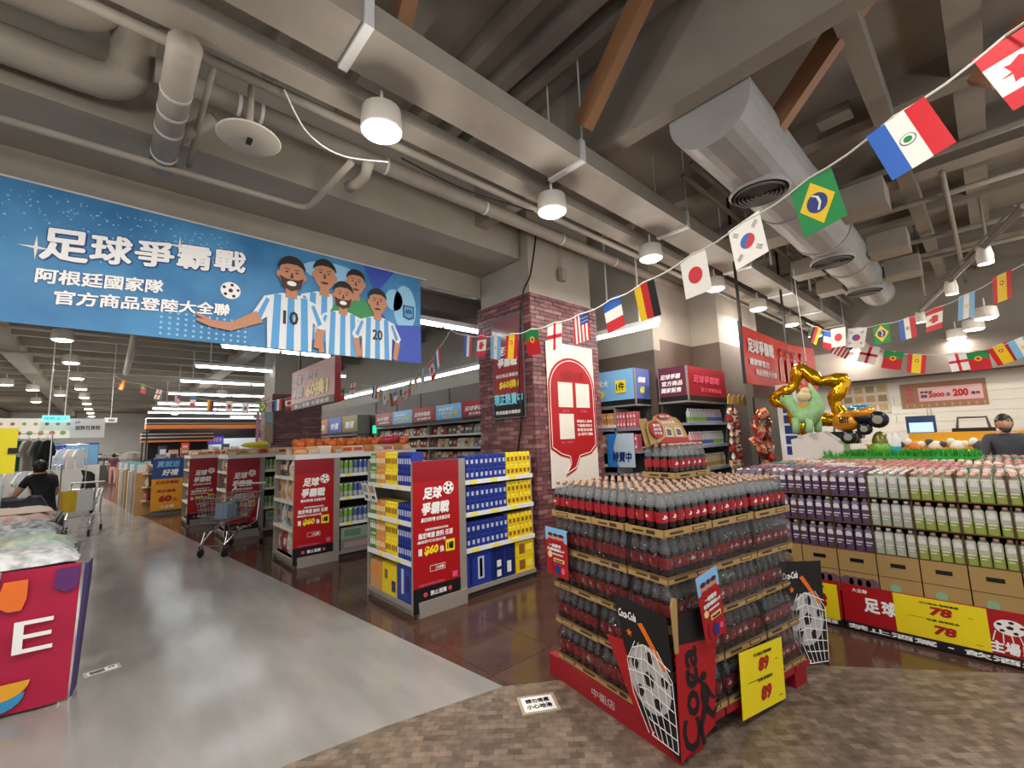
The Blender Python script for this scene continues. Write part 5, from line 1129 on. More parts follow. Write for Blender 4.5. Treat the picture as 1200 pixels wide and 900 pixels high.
# ================================================================ PEOPLE
def person(name, label, base, rz, J, skin, top, bottom, hair, shoes=None, rad=1.0, long_hair=False, neck='neck', parts=None, extra=None):
    """one continuous skinned body; J maps joints to positions (front = -Y)"""
    E_ = [('pelvis', 'waist'), ('waist', 'chest'), ('chest', 'neck'), ('neck', 'head0')]
    for s_ in 'LR':
        E_ += [('chest', 'sh'+s_), ('sh'+s_, 'el'+s_), ('el'+s_, 'wr'+s_), ('wr'+s_, 'ha'+s_), ('pelvis', 'hip'+s_), ('hip'+s_, 'kn'+s_), ('kn'+s_, 'an'+s_), ('an'+s_, 'to'+s_)]
    RD = dict(pelvis=.135, waist=.125, chest=.145, neck=.055, head0=.06, sh=.062, el=.043, wr=.029, ha=.034, hip=.095, kn=.062, an=.04, to=.036)
    names = list(J); vs = [J[n_] for n_ in names]; ed = [(names.index(a), names.index(b_)) for a, b_ in E_ if a in J and b_ in J]
    me = bpy.data.meshes.new('sk'); me.from_pydata(vs, ed, []); o = bpy.data.objects.new('sk', me); COL.objects.link(o)
    o.modifiers.new('s', 'SKIN'); sd = o.modifiers.new('u', 'SUBSURF'); sd.levels = 1
    sv = me.skin_vertices[0].data
    for i, n_ in enumerate(names):
        r = RD.get(n_, RD.get(n_[:-1], .05))*rad; sv[i].radius = (r, r*(.72 if n_ in ('pelvis', 'waist', 'chest') else 1)); sv[i].use_root = n_ == 'pelvis'
    bpy.context.view_layer.update(); dg = bpy.context.evaluated_depsgraph_get(); bm_ = bmesh.new(); em = o.evaluated_get(dg).to_mesh(); bm_.from_mesh(em)
    V = [v.co.copy() for v in bm_.verts]; F = [[v.index for v in f.verts] for f in bm_.faces]; bm_.free(); bpy.data.objects.remove(o)
    seg = [(Vector(J[a]), Vector(J[b_]), a, b_) for a, b_ in E_ if a in J and b_ in J]
    def mat_at(p):
        best = min(seg, key=lambda q: (p-(q[0]+(q[1]-q[0])*max(0, min(1, (p-q[0]).dot(q[1]-q[0])/max(1e-6, (q[1]-q[0]).length_squared))))).length)
        a, b_ = best[2], best[3]; u = (p-best[0]).dot(best[1]-best[0])/max(1e-6, (best[1]-best[0]).length_squared)
        if b_.startswith('to'): return 3
        if a.startswith(('hip', 'kn')) or b_.startswith('hip') or (a == 'pelvis' and u < .25): return 2
        if b_ == 'head0': return 0
        if a == 'chest' and b_ == 'neck': return 1 if u < .97 else 0
        if a.startswith('sh') and not parts: return 1 if u < .62 else 0
        if a.startswith(('sh', 'el')) and parts: return 1
        if a.startswith(('el', 'wr')): return 0
        return 1
    m = MB(); m.add(V, F, [mat_at(sum((V[i] for i in f), Vector())/len(f)) for f in F])
    h = Vector(J['head']); rx = .078*rad
    H = []; n_ = 14; K = 10; hv = []; hf = []
    for i in range(K+1):
        th = math.pi*i/K
        for k_ in range(n_):
            ph = 2*math.pi*k_/n_; x = .075*math.sin(th)*math.cos(ph); y = .095*math.sin(th)*math.sin(ph); z = -.12*math.cos(th)
            if y < 0 and z < 0: x *= 1-.25*(-z/.12)
            if y < -.08 and abs(x) < .02 and -.04 < z < .02: y -= .02*(1-abs(z+.02)/.05)
            hv.append(h+Vector((x, y, z)))
    hf = [(i*n_+k_, i*n_+(k_+1) % n_, (i+1)*n_+(k_+1) % n_, (i+1)*n_+k_) for i in range(K) for k_ in range(n_)]
    m.add(hv, hf, 0)
    for s_ in (-1, 1):
        m.ball(h+Vector((.03*s_, -.083, .012)), (.013, .008, .008), 4, 8, 5); m.ball(h+Vector((.03*s_, -.090, .012)), (.005, .004, .005), 5, 6, 4); m.ball(h+Vector((.078*s_, .005, 0)), (.012, .02, .03), 0, 8, 5)
        m.box(h+Vector((.03*s_-.014, -.092, .030)), h+Vector((.03*s_+.014, -.082, .035)), 5)
    m.box(h+Vector((-.022, -.088, -.058)), h+Vector((.022, -.078, -.050)), 6)
    for s_ in 'LR':     # five fingers each
        hn = Vector(J['ha'+s_]); wr = Vector(J['wr'+s_]); d = (hn-wr).normalized(); sd_ = d.cross(Vector((0, 0, 1))) if abs(d.z) < .9 else Vector((0, 1, 0)); sd_.normalize()
        for k_, ln in enumerate((.062, .072, .068, .052)):
            b0 = hn+d*.02+sd_*(k_-1.5)*.018; m.tube([b0, b0+d*ln*.55, b0+d*ln+Vector((0, 0, -.015))], [.009, .0085, .007], 6, 0)
        m.tube([hn-sd_*.03, hn-sd_*.055+d*.03, hn-sd_*.05+d*.055], [.010, .010, .008], 6, 0)
    t = thing(name, label, 'person', base, rz)
    m.obj('body', [skin, top, bottom, shoes or blk, M('eye_white', 'e8e6e0', .3), M('eye_dark', '1c1512', .3), M('lips', '9a5048', .5)], t, True)
    hm = MB(); hv = []; 
    for i in range(8):
        th = math.pi*(i/7)*.72
        for k_ in range(n_):
            ph = 2*math.pi*k_/n_; y = .107*math.sin(th)*math.sin(ph)+.012; z = .012+.122*math.cos(th)
            if math.sin(ph) < -.2 and z < .045: z = .045
            hv.append(h+Vector((.087*math.sin(th)*math.cos(ph), y, z)))
    hm.add(hv, [(i*n_+k_, i*n_+(k_+1) % n_, (i+1)*n_+(k_+1) % n_, (i+1)*n_+k_) for i in range(7) for k_ in range(n_)], 0)
    if long_hair: hm.ball(h+Vector((0, .06, -.10)), (.085, .05, .17), 0, 10, 7)
    if extra == 'bun': hm.ball(h+Vector((0, .10, .06)), (.045, .045, .045), 0, 9, 6)
    if extra == 'beard': hm.add([h+Vector(p) for p in ((-.062, -.05, -.05), (.062, -.05, -.05), (.04, -.08, -.105), (-.04, -.08, -.105), (0, -.096, -.082), (0, -.07, -.125))], [(0, 4, 3), (1, 2, 4), (3, 4, 2), (3, 2, 5), (0, 1, 4)], 0)
    hm.obj('hair', hair, t, True)
    return t
def stand(h=1.6, lean=0, arms='down', stride=.05):
    s = h/1.7; L_ = lean
    J = dict(pelvis=(0, 0, .93*s), waist=(0, -L_*.2, 1.08*s), chest=(0, -L_*.6, 1.30*s-L_*.1), neck=(0, -L_*.95, 1.46*s-L_*.2), head0=(0, -L_*1.02, 1.52*s-L_*.22), head=(0, -L_*1.1-.01, 1.585*s-L_*.25))
    for n_, q in (('L', 1), ('R', -1)):
        J['sh'+n_] = (.17*q*s, -L_*.7, 1.40*s-L_*.15)
        if arms == 'down': J['el'+n_] = (.22*q*s, -L_*.7+.02, 1.13*s-L_*.1); J['wr'+n_] = (.23*q*s, -.08-L_, .90*s); J['ha'+n_] = (.23*q*s, -.11-L_, .83*s)
        else: J['el'+n_] = (.24*q*s, -L_*.7-.10, 1.16*s-L_*.1); J['wr'+n_] = (.17*q*s, -.33-L_*.7, 1.08*s-L_*.15); J['ha'+n_] = (.15*q*s, -.40-L_*.7, 1.07*s-L_*.15)
        J['hip'+n_] = (.09*q*s, 0, .88*s); J['kn'+n_] = (.10*q*s, -.01-stride*q, .50*s); J['an'+n_] = (.10*q*s, .02-stride*1.6*q, .075); J['to'+n_] = (.11*q*s, -.12-stride*1.6*q, .045)
    return J
skm = M('skin_person', 'c79679', .5); hairm = M('hair_black', '17110f', .5)
J = stand(1.60, .16, 'fwd'); J['elR'] = (-.28, -.26, 1.02); J['wrR'] = (-.29, -.40, .92); J['haR'] = (-.29, -.45, .89)
person('person', 'woman in a black T-shirt with her hair tied up, bending over the clothes tables', (-.68, 10.3, .0), 3.7, J, skm, M('tshirt_black', '141416', .7), M('trousers_dark', '23252c', .7), hairm, rad=1.08, extra='bun')
person('person', 'dark-haired person in black behind the yellow shopping cart', (-.30, 17.0, .0), 3.3, stand(1.52, .12, 'fwd'), skm, M('tshirt_black'), M('trousers_dark'), hairm, long_hair=True, parts=1)
person('person', 'person in a purple top and pink trousers walking on the far walkway', (.33, 31.5, .0), 3.1, stand(1.6), skm, M('top_purple', '5a3550', .7), M('trousers_pink', 'e3a5a0', .7), hairm, white)
person('person', 'bearded person in a dark shirt standing behind the bottle display', (8.75, -.06, .0), -1.45, stand(1.74, .0, 'fwd'), skm, M('shirt_dark', '3a3a40', .7), M('trousers_dark'), hairm, rad=1.12, extra='beard', parts=1)
person('person', 'distant person in lilac near the far shelves, left of the pink trousers', (-.8, 31.0, .0), 2.4, stand(1.6), skm, M('top_lilac', 'a9a0cc', .7), M('trousers_dark'), hairm)
# ================================================================ SHOPPING CARTS
def cart(label, loc, rz, body, basket_fill=None):
    t = thing('shopping_cart', label, 'shopping cart', loc, rz)      # long axis along X, handle at +X
    m = MB(); r = .0055
    rings = [(.52, .0, .62, .20), (.62, -.02, .68, .215), (.72, -.04, .74, .235), (.82, -.06, .80, .25), (.90, -.07, .84, .27)]
    for z, x0, x1, hw in rings: m.tube([(x0, -hw*.82, z), (x1, -hw, z), (x1, hw, z), (x0, hw*.82, z)], r if z < .9 else .009, 5, 0, True)
    for k_ in range(14):
        u = k_/13; a, b_ = rings[0], rings[-1]
        for q in (-1, 1): m.tube([(a[1]+(a[2]-a[1])*u, q*a[3]*(.82+.18*u), a[0]), (b_[1]+(b_[2]-b_[1])*u, q*b_[3]*(.82+.18*u), b_[0])], r*.7, 4)
    for k_ in range(8):
        v = -1+2*k_/7
        m.tube([(0, v*.164, .52), (-.07, v*.22, .90)], r*.7, 4); m.tube([(.62, v*.2, .52), (.84, v*.27, .90)], r*.7, 4); m.tube([(0, v*.164, .52), (.62, v*.2, .52)], r*.7, 4)
    m.obj('basket', body, t)
    f = MB()
    for q in (-1, 1):
        f.tube([(.86, q*.25, .93), (.80, q*.25, .80), (.74, q*.25, .42), (.86, q*.27, .16)], .014, 8); f.tube([(.74, q*.25, .42), (.30, q*.22, .34), (.04, q*.19, .17)], .013, 8); f.tube([(.60, q*.22, .5), (.10, q*.18, .36), (.05, q*.19, .2)], .010, 6)
        f.tube([(.86, q*.25, .93), (.94, q*.25, 1.03)], .014, 8)
    f.tube([(.3, -.22, .34), (.3, .22, .34)], .01, 6).tube([(.04, -.19, .17), (.04, .19, .17)], .01, 6)
    f.obj('frame', chrome, t); MB().tube([(.94, -.27, 1.03), (.94, .27, 1.03)], .018, 10).obj('handle', M('handle_red', 'c9c4c0', .4), t)
    for x, y in ((.05, -.19), (.05, .19), (.86, -.27), (.86, .27)):
        w = MB().lathe([(.035, -.016), (.062, -.014), (.062, .014), (.035, .016)], 14); w.obj('wheel', rubber, t); o = bpy.data.objects[list(x_.name for x_ in bpy.data.objects if x_.name.startswith('wheel'))[-1]]
        o.location = (x, y, .063); o.rotation_euler = (math.pi/2, 0, 0); MB().box((x-.015, y-.025, .063), (x+.015, y-.02, .17)).box((x-.015, y+.02, .063), (x+.015, y+.025, .17)).obj('caster_fork', chrome, t)
    return t
cart('empty-handled wire shopping cart standing beside the red end panels', (1.27, 8.35, 0), math.atan2(.93, .22)-.55, M('cart_wire', 'a9a9ab', .3, .8))
for i, (x, y, c, nm) in enumerate(((1.5, 8.62, '8aa0b8', 'pale blue'), (1.58, 8.8, '2f4436', 'dark green'))):
    o = MB().box((-.12, -.1, 0), (.12, .1, .2)).box((-.11, -.09, .2), (.11, .09, .23)).obj('goods_pack', M('cg%d' % i, c, .5)); o.location = (x, y, .54); o.rotation_euler = (0, 0, .8); tag(o, '%s pack of goods lying in the wire shopping cart' % nm, 'pack')
t = cart('far shopping cart with a yellow board on its front, beside the woman in black', (-.36, 12.6, 0), 1.45, M('cart_wire'))
MB().box((-.10, .0, .52), (-.08, .24, .93)).obj('yellow_board', M('cart_yellow', 'c9a51e', .5), t); MB().box((-.10, -.24, .52), (-.08, -.001, .93)).obj('white_board', M('cart_white', 'c9c9c9', .5), t)
# ================================================================ CLOTHES TABLES, LEFT
def cloth_pile(name, label, p, w, d, h, c1, c2, rz=0, seed=1, group=None, sc=10):
    rr = random.Random(seed); nx, ny = 12, 8; m = MB(); vs = []
    for j in range(ny+1):
        for i in range(nx+1):
            u, v = i/nx-.5, j/ny-.5; e = max(abs(u), abs(v))*2
            z = h*(1-(max(0, e-.55)/.45)**2*.95)*(.75+.35*rr.random())
            vs.append((u*w*(1+rr.uniform(-.05, .05)), v*d*(1+rr.uniform(-.05, .05)), max(.004, z)))
    fs = [(j*(nx+1)+i, j*(nx+1)+i+1, (j+1)*(nx+1)+i+1, (j+1)*(nx+1)+i) for j in range(ny) for i in range(nx)]
    m.add(vs, fs, 0).add([(x, y, 0) for x, y, z in vs], [f[::-1] for f in fs])
    o = m.obj(name, noisy('cl_%s_%s_%d' % (c1, c2, sc), c1, c2, sc, .8, .3), None, True); o.location = p; o.rotation_euler = (0, 0, rz); return tag(o, label, 'clothes', group)
TR = -.10
def ctable(y, label, n, skirtc, h=.90, x1=-.12, w=1.5, d=1.5):
    t = thing('sales_table', label, 'table', (x1-w, y, 0)); MB().box((0, 0, h-.04), (w, d, h)).obj('table_top', M('table_dark', '2c2d33', .7), t)
    for x, yy in ((.04, .04), (w-.08, .04), (.04, d-.08), (w-.08, d-.08)): MB().box((x, yy, 0), (x+.04, yy+.04, h-.04)).obj('leg', greymet, t)
    return t
ctable(4.66, 'near sales table with a crimson sale cloth in front', 1, None, h=.88, d=1.0)
ctable(5.75, 'second sales table, heaped with pale patterned clothes', 1, None, d=1.5, x1=-.3, h=.84)
ctable(8.0, 'third sales table, dark cloth sides and white clothes', 1, None, d=1.4, x1=-.42, h=.84)
crim = noisy('crimson_cloth', 'a3163a', 'b01c42', 3, .5)
t = thing('sale_cloth', 'crimson sale cloth with white letters hanging down the near table front', 'table cloth', (-1.75, 4.60, .02), rot=frame((1, -.10, 0), (0, 0, 1)))
n = 24; vs = []; w_ = 1.68
for i in range(n+1):
    u = i/n; z = .012*math.sin(u*22)+.01*math.sin(u*9)
    for k_ in range(7): v = k_/6; vs.append((u*w_+.02*(1-v)*(-1 if u > .9 else 0), .88*v, z*(1-v*.6)))
fs = [(i*7+k_, (i+1)*7+k_, (i+1)*7+k_+1, i*7+k_+1) for i in range(n) for k_ in range(6)]
MB().add(vs, fs, 0).obj('cloth', crim, t, True)
MB().prism([(w_-.01, 0), (w_+.0, 0), (w_+.035, .78), (w_+.035, .87), (w_+.015, .87)], -.2, -.01).obj('side_fold', M('fold_blue', '3f3566', .6), t)
ps = MB()
ps.prism([(w_-.33+.13*math.cos(math.pi+k_*math.pi/10), .19+.10*math.sin(math.pi+k_*math.pi/10)) for k_ in range(11)], .026, .028, 0); ps.prism([(w_-.34+.12*math.cos(math.pi+k_*math.pi/10), .12+.10*math.sin(math.pi+k_*math.pi/10)) for k_ in range(11)], .024, .0255, 1)
ps.prism([(w_-.38, .72), (w_-.37, .66), (w_-.33, .63), (w_-.27, .63), (w_-.25, .70), (w_-.25, .82), (w_-.36, .82)], .024, .026, 2); ps.prism([(w_-1.0, .62), (w_-.50, .86), (w_-.98, .87)], .024, .026, 3)
ps.prism([(w_-.13, .74), (w_-.07, .70), (w_-.01, .72), (w_-.0, .86), (w_-.12, .86)], .02, .023, 4); ps.prism([(w_-.9, 0.02), (w_-.46, 0.02), (w_-.5, .14), (w_-.9, .16)], .022, .024, 4)
ps.obj('print', [M('sc_gold', 'e0a32a', .5), M('sc_blue', '2f8fc0', .5), M('sc_orange', 'e2702a', .5), M('sc_pink', 'd9a9b5', .5), M('sc_purple', '5a2a66', .5)], t)
for i, ch in enumerate('SALE'): text(ch, w_-1.09+i*.265, .36+(i-3)*.0, .185, .20, white, t, .03, .0)
MB().box((w_-.47, .85, .03), (w_-.37, .885, .05)).tube([(w_-.46, .87, .05), (w_-.42, .90, .06), (w_-.38, .87, .05)], .006, 6).obj('clip', chrome, t)
cl_ = [('9aa0a0', 'd9dde0'), ('8fb0ac', 'c9c4b0'), ('d9dcd9', '8a8f96'), ('a05048', 'b86a60'), ('c2d2d4', '7a8a90'), ('e0d6d0', 'c99a94'), ('6a6c70', 'c9cccf'), ('1c1d22', '3a3c44'), ('dad2c4', 'e8c9b8')]
i = 0
ZA = .88; ZB = .84
for k_, (x, y, w, d, h, c, z) in enumerate(((-.50, 4.90, .78, .55, .10, 0, ZA), (-1.2, 4.95, .7, .6, .12, 6, ZA), (-.52, 5.30, .74, .45, .14, 1, ZA), (-1.2, 5.4, .7, .5, .14, 4, ZA),
     (-.68, 6.02, .74, .42, .07, 3, ZB), (-.68, 6.05, .72, .4, .08, 4, ZB+.07), (-.72, 6.45, .74, .4, .10, 2, ZB), (-1.4, 6.2, .6, .8, .13, 2, ZB), (-.70, 6.95, .76, .5, .13, 6, ZB), (-1.4, 7.0, .6, .5, .16, 8, ZB),
     (-.85, 8.3, .80, .55, .12, 5, ZB), (-.85, 8.36, .76, .5, .06, 8, ZB+.11), (-.85, 9.0, .75, .5, .12, 5, ZB), (-1.5, 8.6, .6, .9, .14, 0, ZB), (-.85, 9.2, .6, .3, .2, 7, ZB+.05))):
    a, b_ = cl_[c]; nm = ['grey and white', 'green-grey', 'white and grey', 'rusty red', 'pale blue', 'white and pink', 'grey patterned', 'black', 'cream'][c]
    cloth_pile('clothes_pile', 'heap of %s clothes on the sales tables, %s from the front' % (nm, ORD[k_]), (x, y, z), w, d, h, a, b_, R_.uniform(-.06, .06), k_, 'clothes heaps on the sales tables', 14 if c not in (3, 7) else 3)
for y, x1, d in ((5.75, -.3, 1.5), (8.0, -.42, 1.4)):
    o = MB().box((x1+.005, y, .05), (x1+.02, y+d, .78)).box((x1-1.5, y-.02, .05), (x1, y-.005, .78)).obj('table_cloth', M('dark_cloth', '1b1c26', .8)); tag(o, 'dark cloth around the %s sales table' % ('second' if y < 7 else 'third'), 'table cloth')
t = thing('price_stand', 'yellow price sheet on a clear stand at the far left edge', 'sign', (-1.0, 4.72, .88), rot=FY)
rect(t, 'sheet', .0, .65, .53, .97, M('dull_yellow', 'c9bd14', .5)); text('98', .22, .72, .21, .2, red, t, .003, .06); MB().box((.49, .79, -.01), (.54, .83, .01)).obj('clip', blk, t)
rect(t, 'clear_board', .02, .02, .48, .645, M('clear_board', '8fa6a8', .15, alpha=.45), -.003, .004); MB().box((.0, 0, -.1), (.5, .02, .1)).obj('foot', greymet, t)
# hanging clothes behind the tables
def garment(p, c, nm, k_, rz=0):
    t = thing('hanging_shirt', '%s garment on the clothes rail, %s from the left' % (nm, ORD[k_]), 'garment', p, rz, 'garments on the clothes rails'); t.scale = (.62, .62, .72); t.location.z += .25
    MB().prism([(-.2, 0), (.2, 0), (.21, .45), (.30, .33), (.36, .42), (.2, .66), (.07, .70), (-.07, .70), (-.2, .66), (-.36, .42), (-.30, .33), (-.21, .45)], -.03, .03).obj('cloth', M('gm_'+c, c, .8), t).rotation_euler = (math.pi/2, 0, 0)
    MB().tube([(-.16, 0, .69), (0, 0, .76), (.16, 0, .69)], .006, 5).tube([(0, 0, .76), (0, 0, .84), (.02, 0, .87)], .004, 5).obj('hanger', chrome, t)
def rail(x0, x1, y, z, label):
    t = thing('clothes_rail', label, 'clothes rail', (x0, y, 0)); MB().tube([(0, 0, 0), (0, 0, z), (x1-x0, 0, z), (x1-x0, 0, 0)], .014, 8).obj('frame', chrome, t); MB().box((-.02, -.25, 0), (.02, .25, .03)).box((x1-x0-.02, -.25, 0), (x1-x0+.02, .25, .03)).obj('foot', chrome, t)
rail(-1.6, -.70, 11.0, 2.02, 'chrome clothes rail behind the third sales table'); rail(-1.9, -.62, 12.4, 1.45, 'low chrome clothes rail with white shirts')
rail(-1.6, -.35, 16.0, 1.9, 'far chrome clothes rail with pale garments')
for k_, (c, nm) in enumerate((('c9c4c0', 'pale grey'), ('d98a80', 'salmon'), ('1f7a72', 'teal green'), ('d9d2c4', 'cream'), ('8a8a80', 'olive grey'), ('2a2c30', 'black'))): garment((-1.30+.11*k_, 11.0, 1.15), c, nm, k_, 1.15)
for k_ in range(6): garment((-1.6+.16*k_, 12.4, .60), ('e4e6ea', 'd9dce0', 'e0dcd6')[k_ % 3], 'low hanging white', k_, 1.0)
for k_ in range(7): garment((-1.45+.16*k_, 16, 1.03), ('dfe3ea', 'c9d6ea', 'e6dcd9')[k_ % 3], 'far pale', k_, .95)
# far left shop front: striped board, menus
t = thing('shop_fascia', 'long pale picture board hanging over the clothing area', 'sign board', (-2.05, 14.2, 2.02), rot=FY)
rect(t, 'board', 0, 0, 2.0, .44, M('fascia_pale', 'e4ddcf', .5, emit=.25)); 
rm = MB()
for k_ in range(9): rm.prism(circ(.12+.17*k_, .12, .05, 8), .001, .003, k_ % 3); rm.prism(circ(.2+.17*k_, .32, .035, 8), .001, .003, (k_+1) % 3)
rm.obj('picture_print', [M('fp_red', 'c9685a', .5), M('fp_green', '8fae7a', .5), M('fp_tan', 'c9a070', .5)], t); rect(t, 'white_end', 1.42, .0, 2.0, .44, tagw, .004); text('服飾百貨館', 1.5, .18, .42, .1, ink, t, .006, .02); text('1F', 1.5, .32, .08, .06, red, t, .006)
t = thing('direction_sign', 'small bright cyan lit sign hanging in front of the picture board', 'sign', (-1.06, 13.9, 2.38), rot=FY); rect(t, 'lit_panel', 0, 0, .42, .13, M('cyan_glow', '6fe6f2', emit=1.2), 0, .06); text('服飾區→', .03, .03, .34, .07, M('cyan_ink', '2fa3c0', .5), t)
for x in (.08, .33): MB().box((x, .13, -.03), (x+.02, 2.05, -.01)).obj('hanging_bar', whmet, t)
t = thing('small_sign', 'small white lit sign to the right of the picture board', 'sign', (-.08, 15.2, 2.42), rot=FY); rect(t, 'panel', 0, 0, .25, .12, tagw, 0, .04); rect(t, 'mark', .08, .03, .2, .09, greymet, .002); MB().box((.12, .12, -.03), (.13, 2.1, -.02)).obj('hanging_bar', whmet, t)
t = thing('back_board', 'blue printed partition board behind the clothes rails', 'partition', (-2.0, 17.0, 0), rot=FY)
rect(t, 'white_panel', -.6, 0, 1.9, 1.35, M('partition_white', 'dcdad6', .5)); rect(t, 'blue_panel', .3, 1.351, 1.85, 1.95, M('partition_blue', '2a58b0', .4)); rect(t, 'dark_screen', .1, 1.3, .8, 1.6, blk, .004); rect(t, 'sky_panel', 1.2, 1.36, 1.84, 1.9, skyb, .003)
# ================================================================ FAR FOOD HALL
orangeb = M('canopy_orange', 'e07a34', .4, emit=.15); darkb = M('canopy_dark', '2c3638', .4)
def canopy(x0, x1, y, z, label, rows):
    t = thing('stall_canopy', label, 'canopy', (x0, y, z)); zz = 0
    for nm, h, mt in rows: MB().box((0, 0, zz), (x1-x0, .9, zz+h-.004)).obj(nm, mt, t); zz += h
    for x in (.05, x1-x0-.1): MB().box((x, .8, -z), (x+.05, .85, 0)).obj('post', darkb, t)
    return t
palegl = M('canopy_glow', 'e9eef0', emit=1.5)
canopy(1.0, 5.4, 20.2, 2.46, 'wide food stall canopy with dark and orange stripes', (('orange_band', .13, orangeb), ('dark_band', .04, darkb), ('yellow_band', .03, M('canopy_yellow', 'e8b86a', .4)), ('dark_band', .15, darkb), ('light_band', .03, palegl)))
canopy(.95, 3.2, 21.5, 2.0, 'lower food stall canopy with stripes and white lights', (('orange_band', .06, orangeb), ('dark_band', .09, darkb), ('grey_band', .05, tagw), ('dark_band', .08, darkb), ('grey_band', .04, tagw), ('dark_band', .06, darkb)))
t = thing('food_stall', 'dark food stall wall with pale door and shelves under the canopy', 'stall', (1.2, 22.5, 0))
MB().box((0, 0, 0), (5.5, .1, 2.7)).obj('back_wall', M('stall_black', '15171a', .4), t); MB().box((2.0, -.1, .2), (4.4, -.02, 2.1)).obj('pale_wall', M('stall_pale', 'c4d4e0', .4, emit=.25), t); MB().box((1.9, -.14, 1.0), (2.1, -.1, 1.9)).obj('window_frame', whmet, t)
for k_ in range(3): MB().prism(circ(3.05+.25*k_, 1.85, .1, 12), -.2, -.15).obj('dish', white, t).rotation_euler = (0, 0, 0)
t = thing('menu_sign', 'violet lit menu sign with white shapes under the stall canopy', 'sign', (3.05, 21.8, 1.85), rot=FY); rect(t, 'lit_panel', 0, 0, .55, .34, M('violet_glow', '3a3a9a', emit=.8)); text('咖啡茶飲', .04, .08, .46, .2, white, t, .003, .03)
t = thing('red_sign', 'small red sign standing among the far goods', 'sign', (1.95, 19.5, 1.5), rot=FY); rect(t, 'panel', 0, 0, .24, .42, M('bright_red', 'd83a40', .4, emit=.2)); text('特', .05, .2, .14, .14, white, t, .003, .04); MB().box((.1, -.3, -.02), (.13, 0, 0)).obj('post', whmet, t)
t = thing('flag_pole_sign', 'narrow pink and white vertical banner beside the second brick pillar', 'banner', (2.98-.35, 12.0, 1.5), rot=FY); rect(t, 'cloth', 0, 0, .07, 1.0, M('pk_banner', 'c98aa8', .5)); 
t = thing('narrow_board', 'narrow framed picture board on the left side of the second pillar', 'poster', (2.80, 11.9, 1.75), rot=FY); rect(t, 'frame', 0, 0, .18, .75, greymet); rect(t, 'picture', .02, .05, .16, .45, M('nb_tan', 'a98a74', .5), .003); rect(t, 'picture', .02, .5, .16, .72, M('nb_blue', '7fa6b8', .5), .003)
# mixed far merchandise: many little boxes, each its own thing
fcol = ['c9d6dc', 'b8404a', 'e0dcd0', 'd98a4a', '7fb0c0', '8a8f96', 'd8b0a0', '4a6a58', 'e6e6e8', '3c4650']; fn = ['pale blue', 'red', 'cream', 'orange', 'aqua', 'grey', 'pink', 'green', 'white', 'charcoal']
fm = [M('far%d' % i, c, .5) for i, c in enumerate(fcol)]; fmesh = [MB().box((0, 0, 0), (.22, .2, .26)).box((.03, -.01, .05), (.19, 0, .18), 1).mesh('goods_box', [fm[i], fm[(i*3+1) % 10]]) for i in range(10)]
k = 0
for row, (x0, x1, y, z, st) in enumerate(((.9, 4.6, 18.4, 1.2, .27), (1.1, 4.2, 16.6, 1.30, .29), (-.9, .6, 38, .9, .3), (-2.2, .9, 42, 1.3, .3), (-2.2, .9, 42, .8, .3), (1.3, 4.4, 18.9, 1.45, .3))):
    x = x0; j = 0
    tb = thing('far_shelf', 'far goods shelf, %s of six from the front' % ORD[row], 'shelf', (x0-.05, y, 0)); MB().box((0, 0, 0), (x1-x0+.1, .3, z-.002)).obj('block', greymet if row < 2 else M('far_shelf_dark', '4a4a48', .6), tb)
    while x < x1:
        i = R_.randrange(10); o = mobj('goods_box', fmesh[i], None, (x, y+.05, z)); o.scale = (1, 1, R_.uniform(.7, 1.5))
        tag(o, '%s goods box, %s from the left on the %s far shelf' % (fn[i], ORD[min(j, 38)], ORD[row]), 'box', 'goods boxes on the far shelves'); x += st; j += 1
t = thing('far_stand', 'grey rounded far service stand beside the walkway end', 'stand', (.8, 33, 0)); MB().lathe([(.6, 0), (.6, 1.3), (.45, 1.6), (.1, 1.7)], 16, 0, (.3, 0, 0)).obj('body', greymet, t)
# ================================================================ SERVICE COUNTER AND BACK WALL
cy = M('counter_yellow', 'd9a21e', .45)
t = thing('service_counter', 'long service counter with a yellow front at the back right', 'counter', (10.6, -3.5, 0))
MB().box((0, 0, 0), (.7, 5.2, 1.28)).obj('body', cy, t); MB().box((-.05, -.02, 1.28), (.75, 5.22, 1.32)).obj('worktop', M('counter_top', 'c9b98a', .4), t)
for k_ in range(9): MB().box((-.006, k_*.58+.02, .7), (-.0, k_*.58+.55, 1.26)).obj('front_panel', M('counter_yellow2', 'e2b02a', .45), t)
MB().box((.1, .0, 1.32), (.16, 2.9, 1.42)).box((.1, 3.1, 1.32), (.16, 4.6, 1.50)).obj('upper_panel', cy, t)
def monitor(y, label, col):
    t = thing('monitor', label, 'monitor', (10.85, y, 1.32)); MB().box((0, -.2, .16), (.05, .2, .48)).obj('casing', blk if col is None else M('mon_blue', '25406e', .4), t); MB().box((.05, -.04, 0), (.09, .04, .3)).box((-.03, -.12, 0), (.15, .12, .02)).obj('stand', blk, t)
    if col: MB().box((-.003, -.16, .19), (0, .16, .36)).obj('screen', M('screen_blue', '8fb4ff', emit=1.4), t)
monitor(.93, 'blue-framed monitor with a lit screen on the service counter', 1)
for i, y in enumerate((.28, 2.05)):
    t = thing('till_machine', 'black receipt machine with raised handle on the counter, %s of the lit monitor' % ('right' if i == 0 else 'left'), 'till', (10.8, y, 1.32))
    MB().box((0, -.26, 0.1), (.3, .26, .24)).box((.05, -.2, 0), (.25, .2, .1)).obj('casing', blk, t); MB().tube([(.1, -.2, .2), (.1, -.17, .42), (.1, .17, .42), (.1, .2, .2)], .022, 8).obj('handle', M('handle_grey', '5a5450', .4), t)
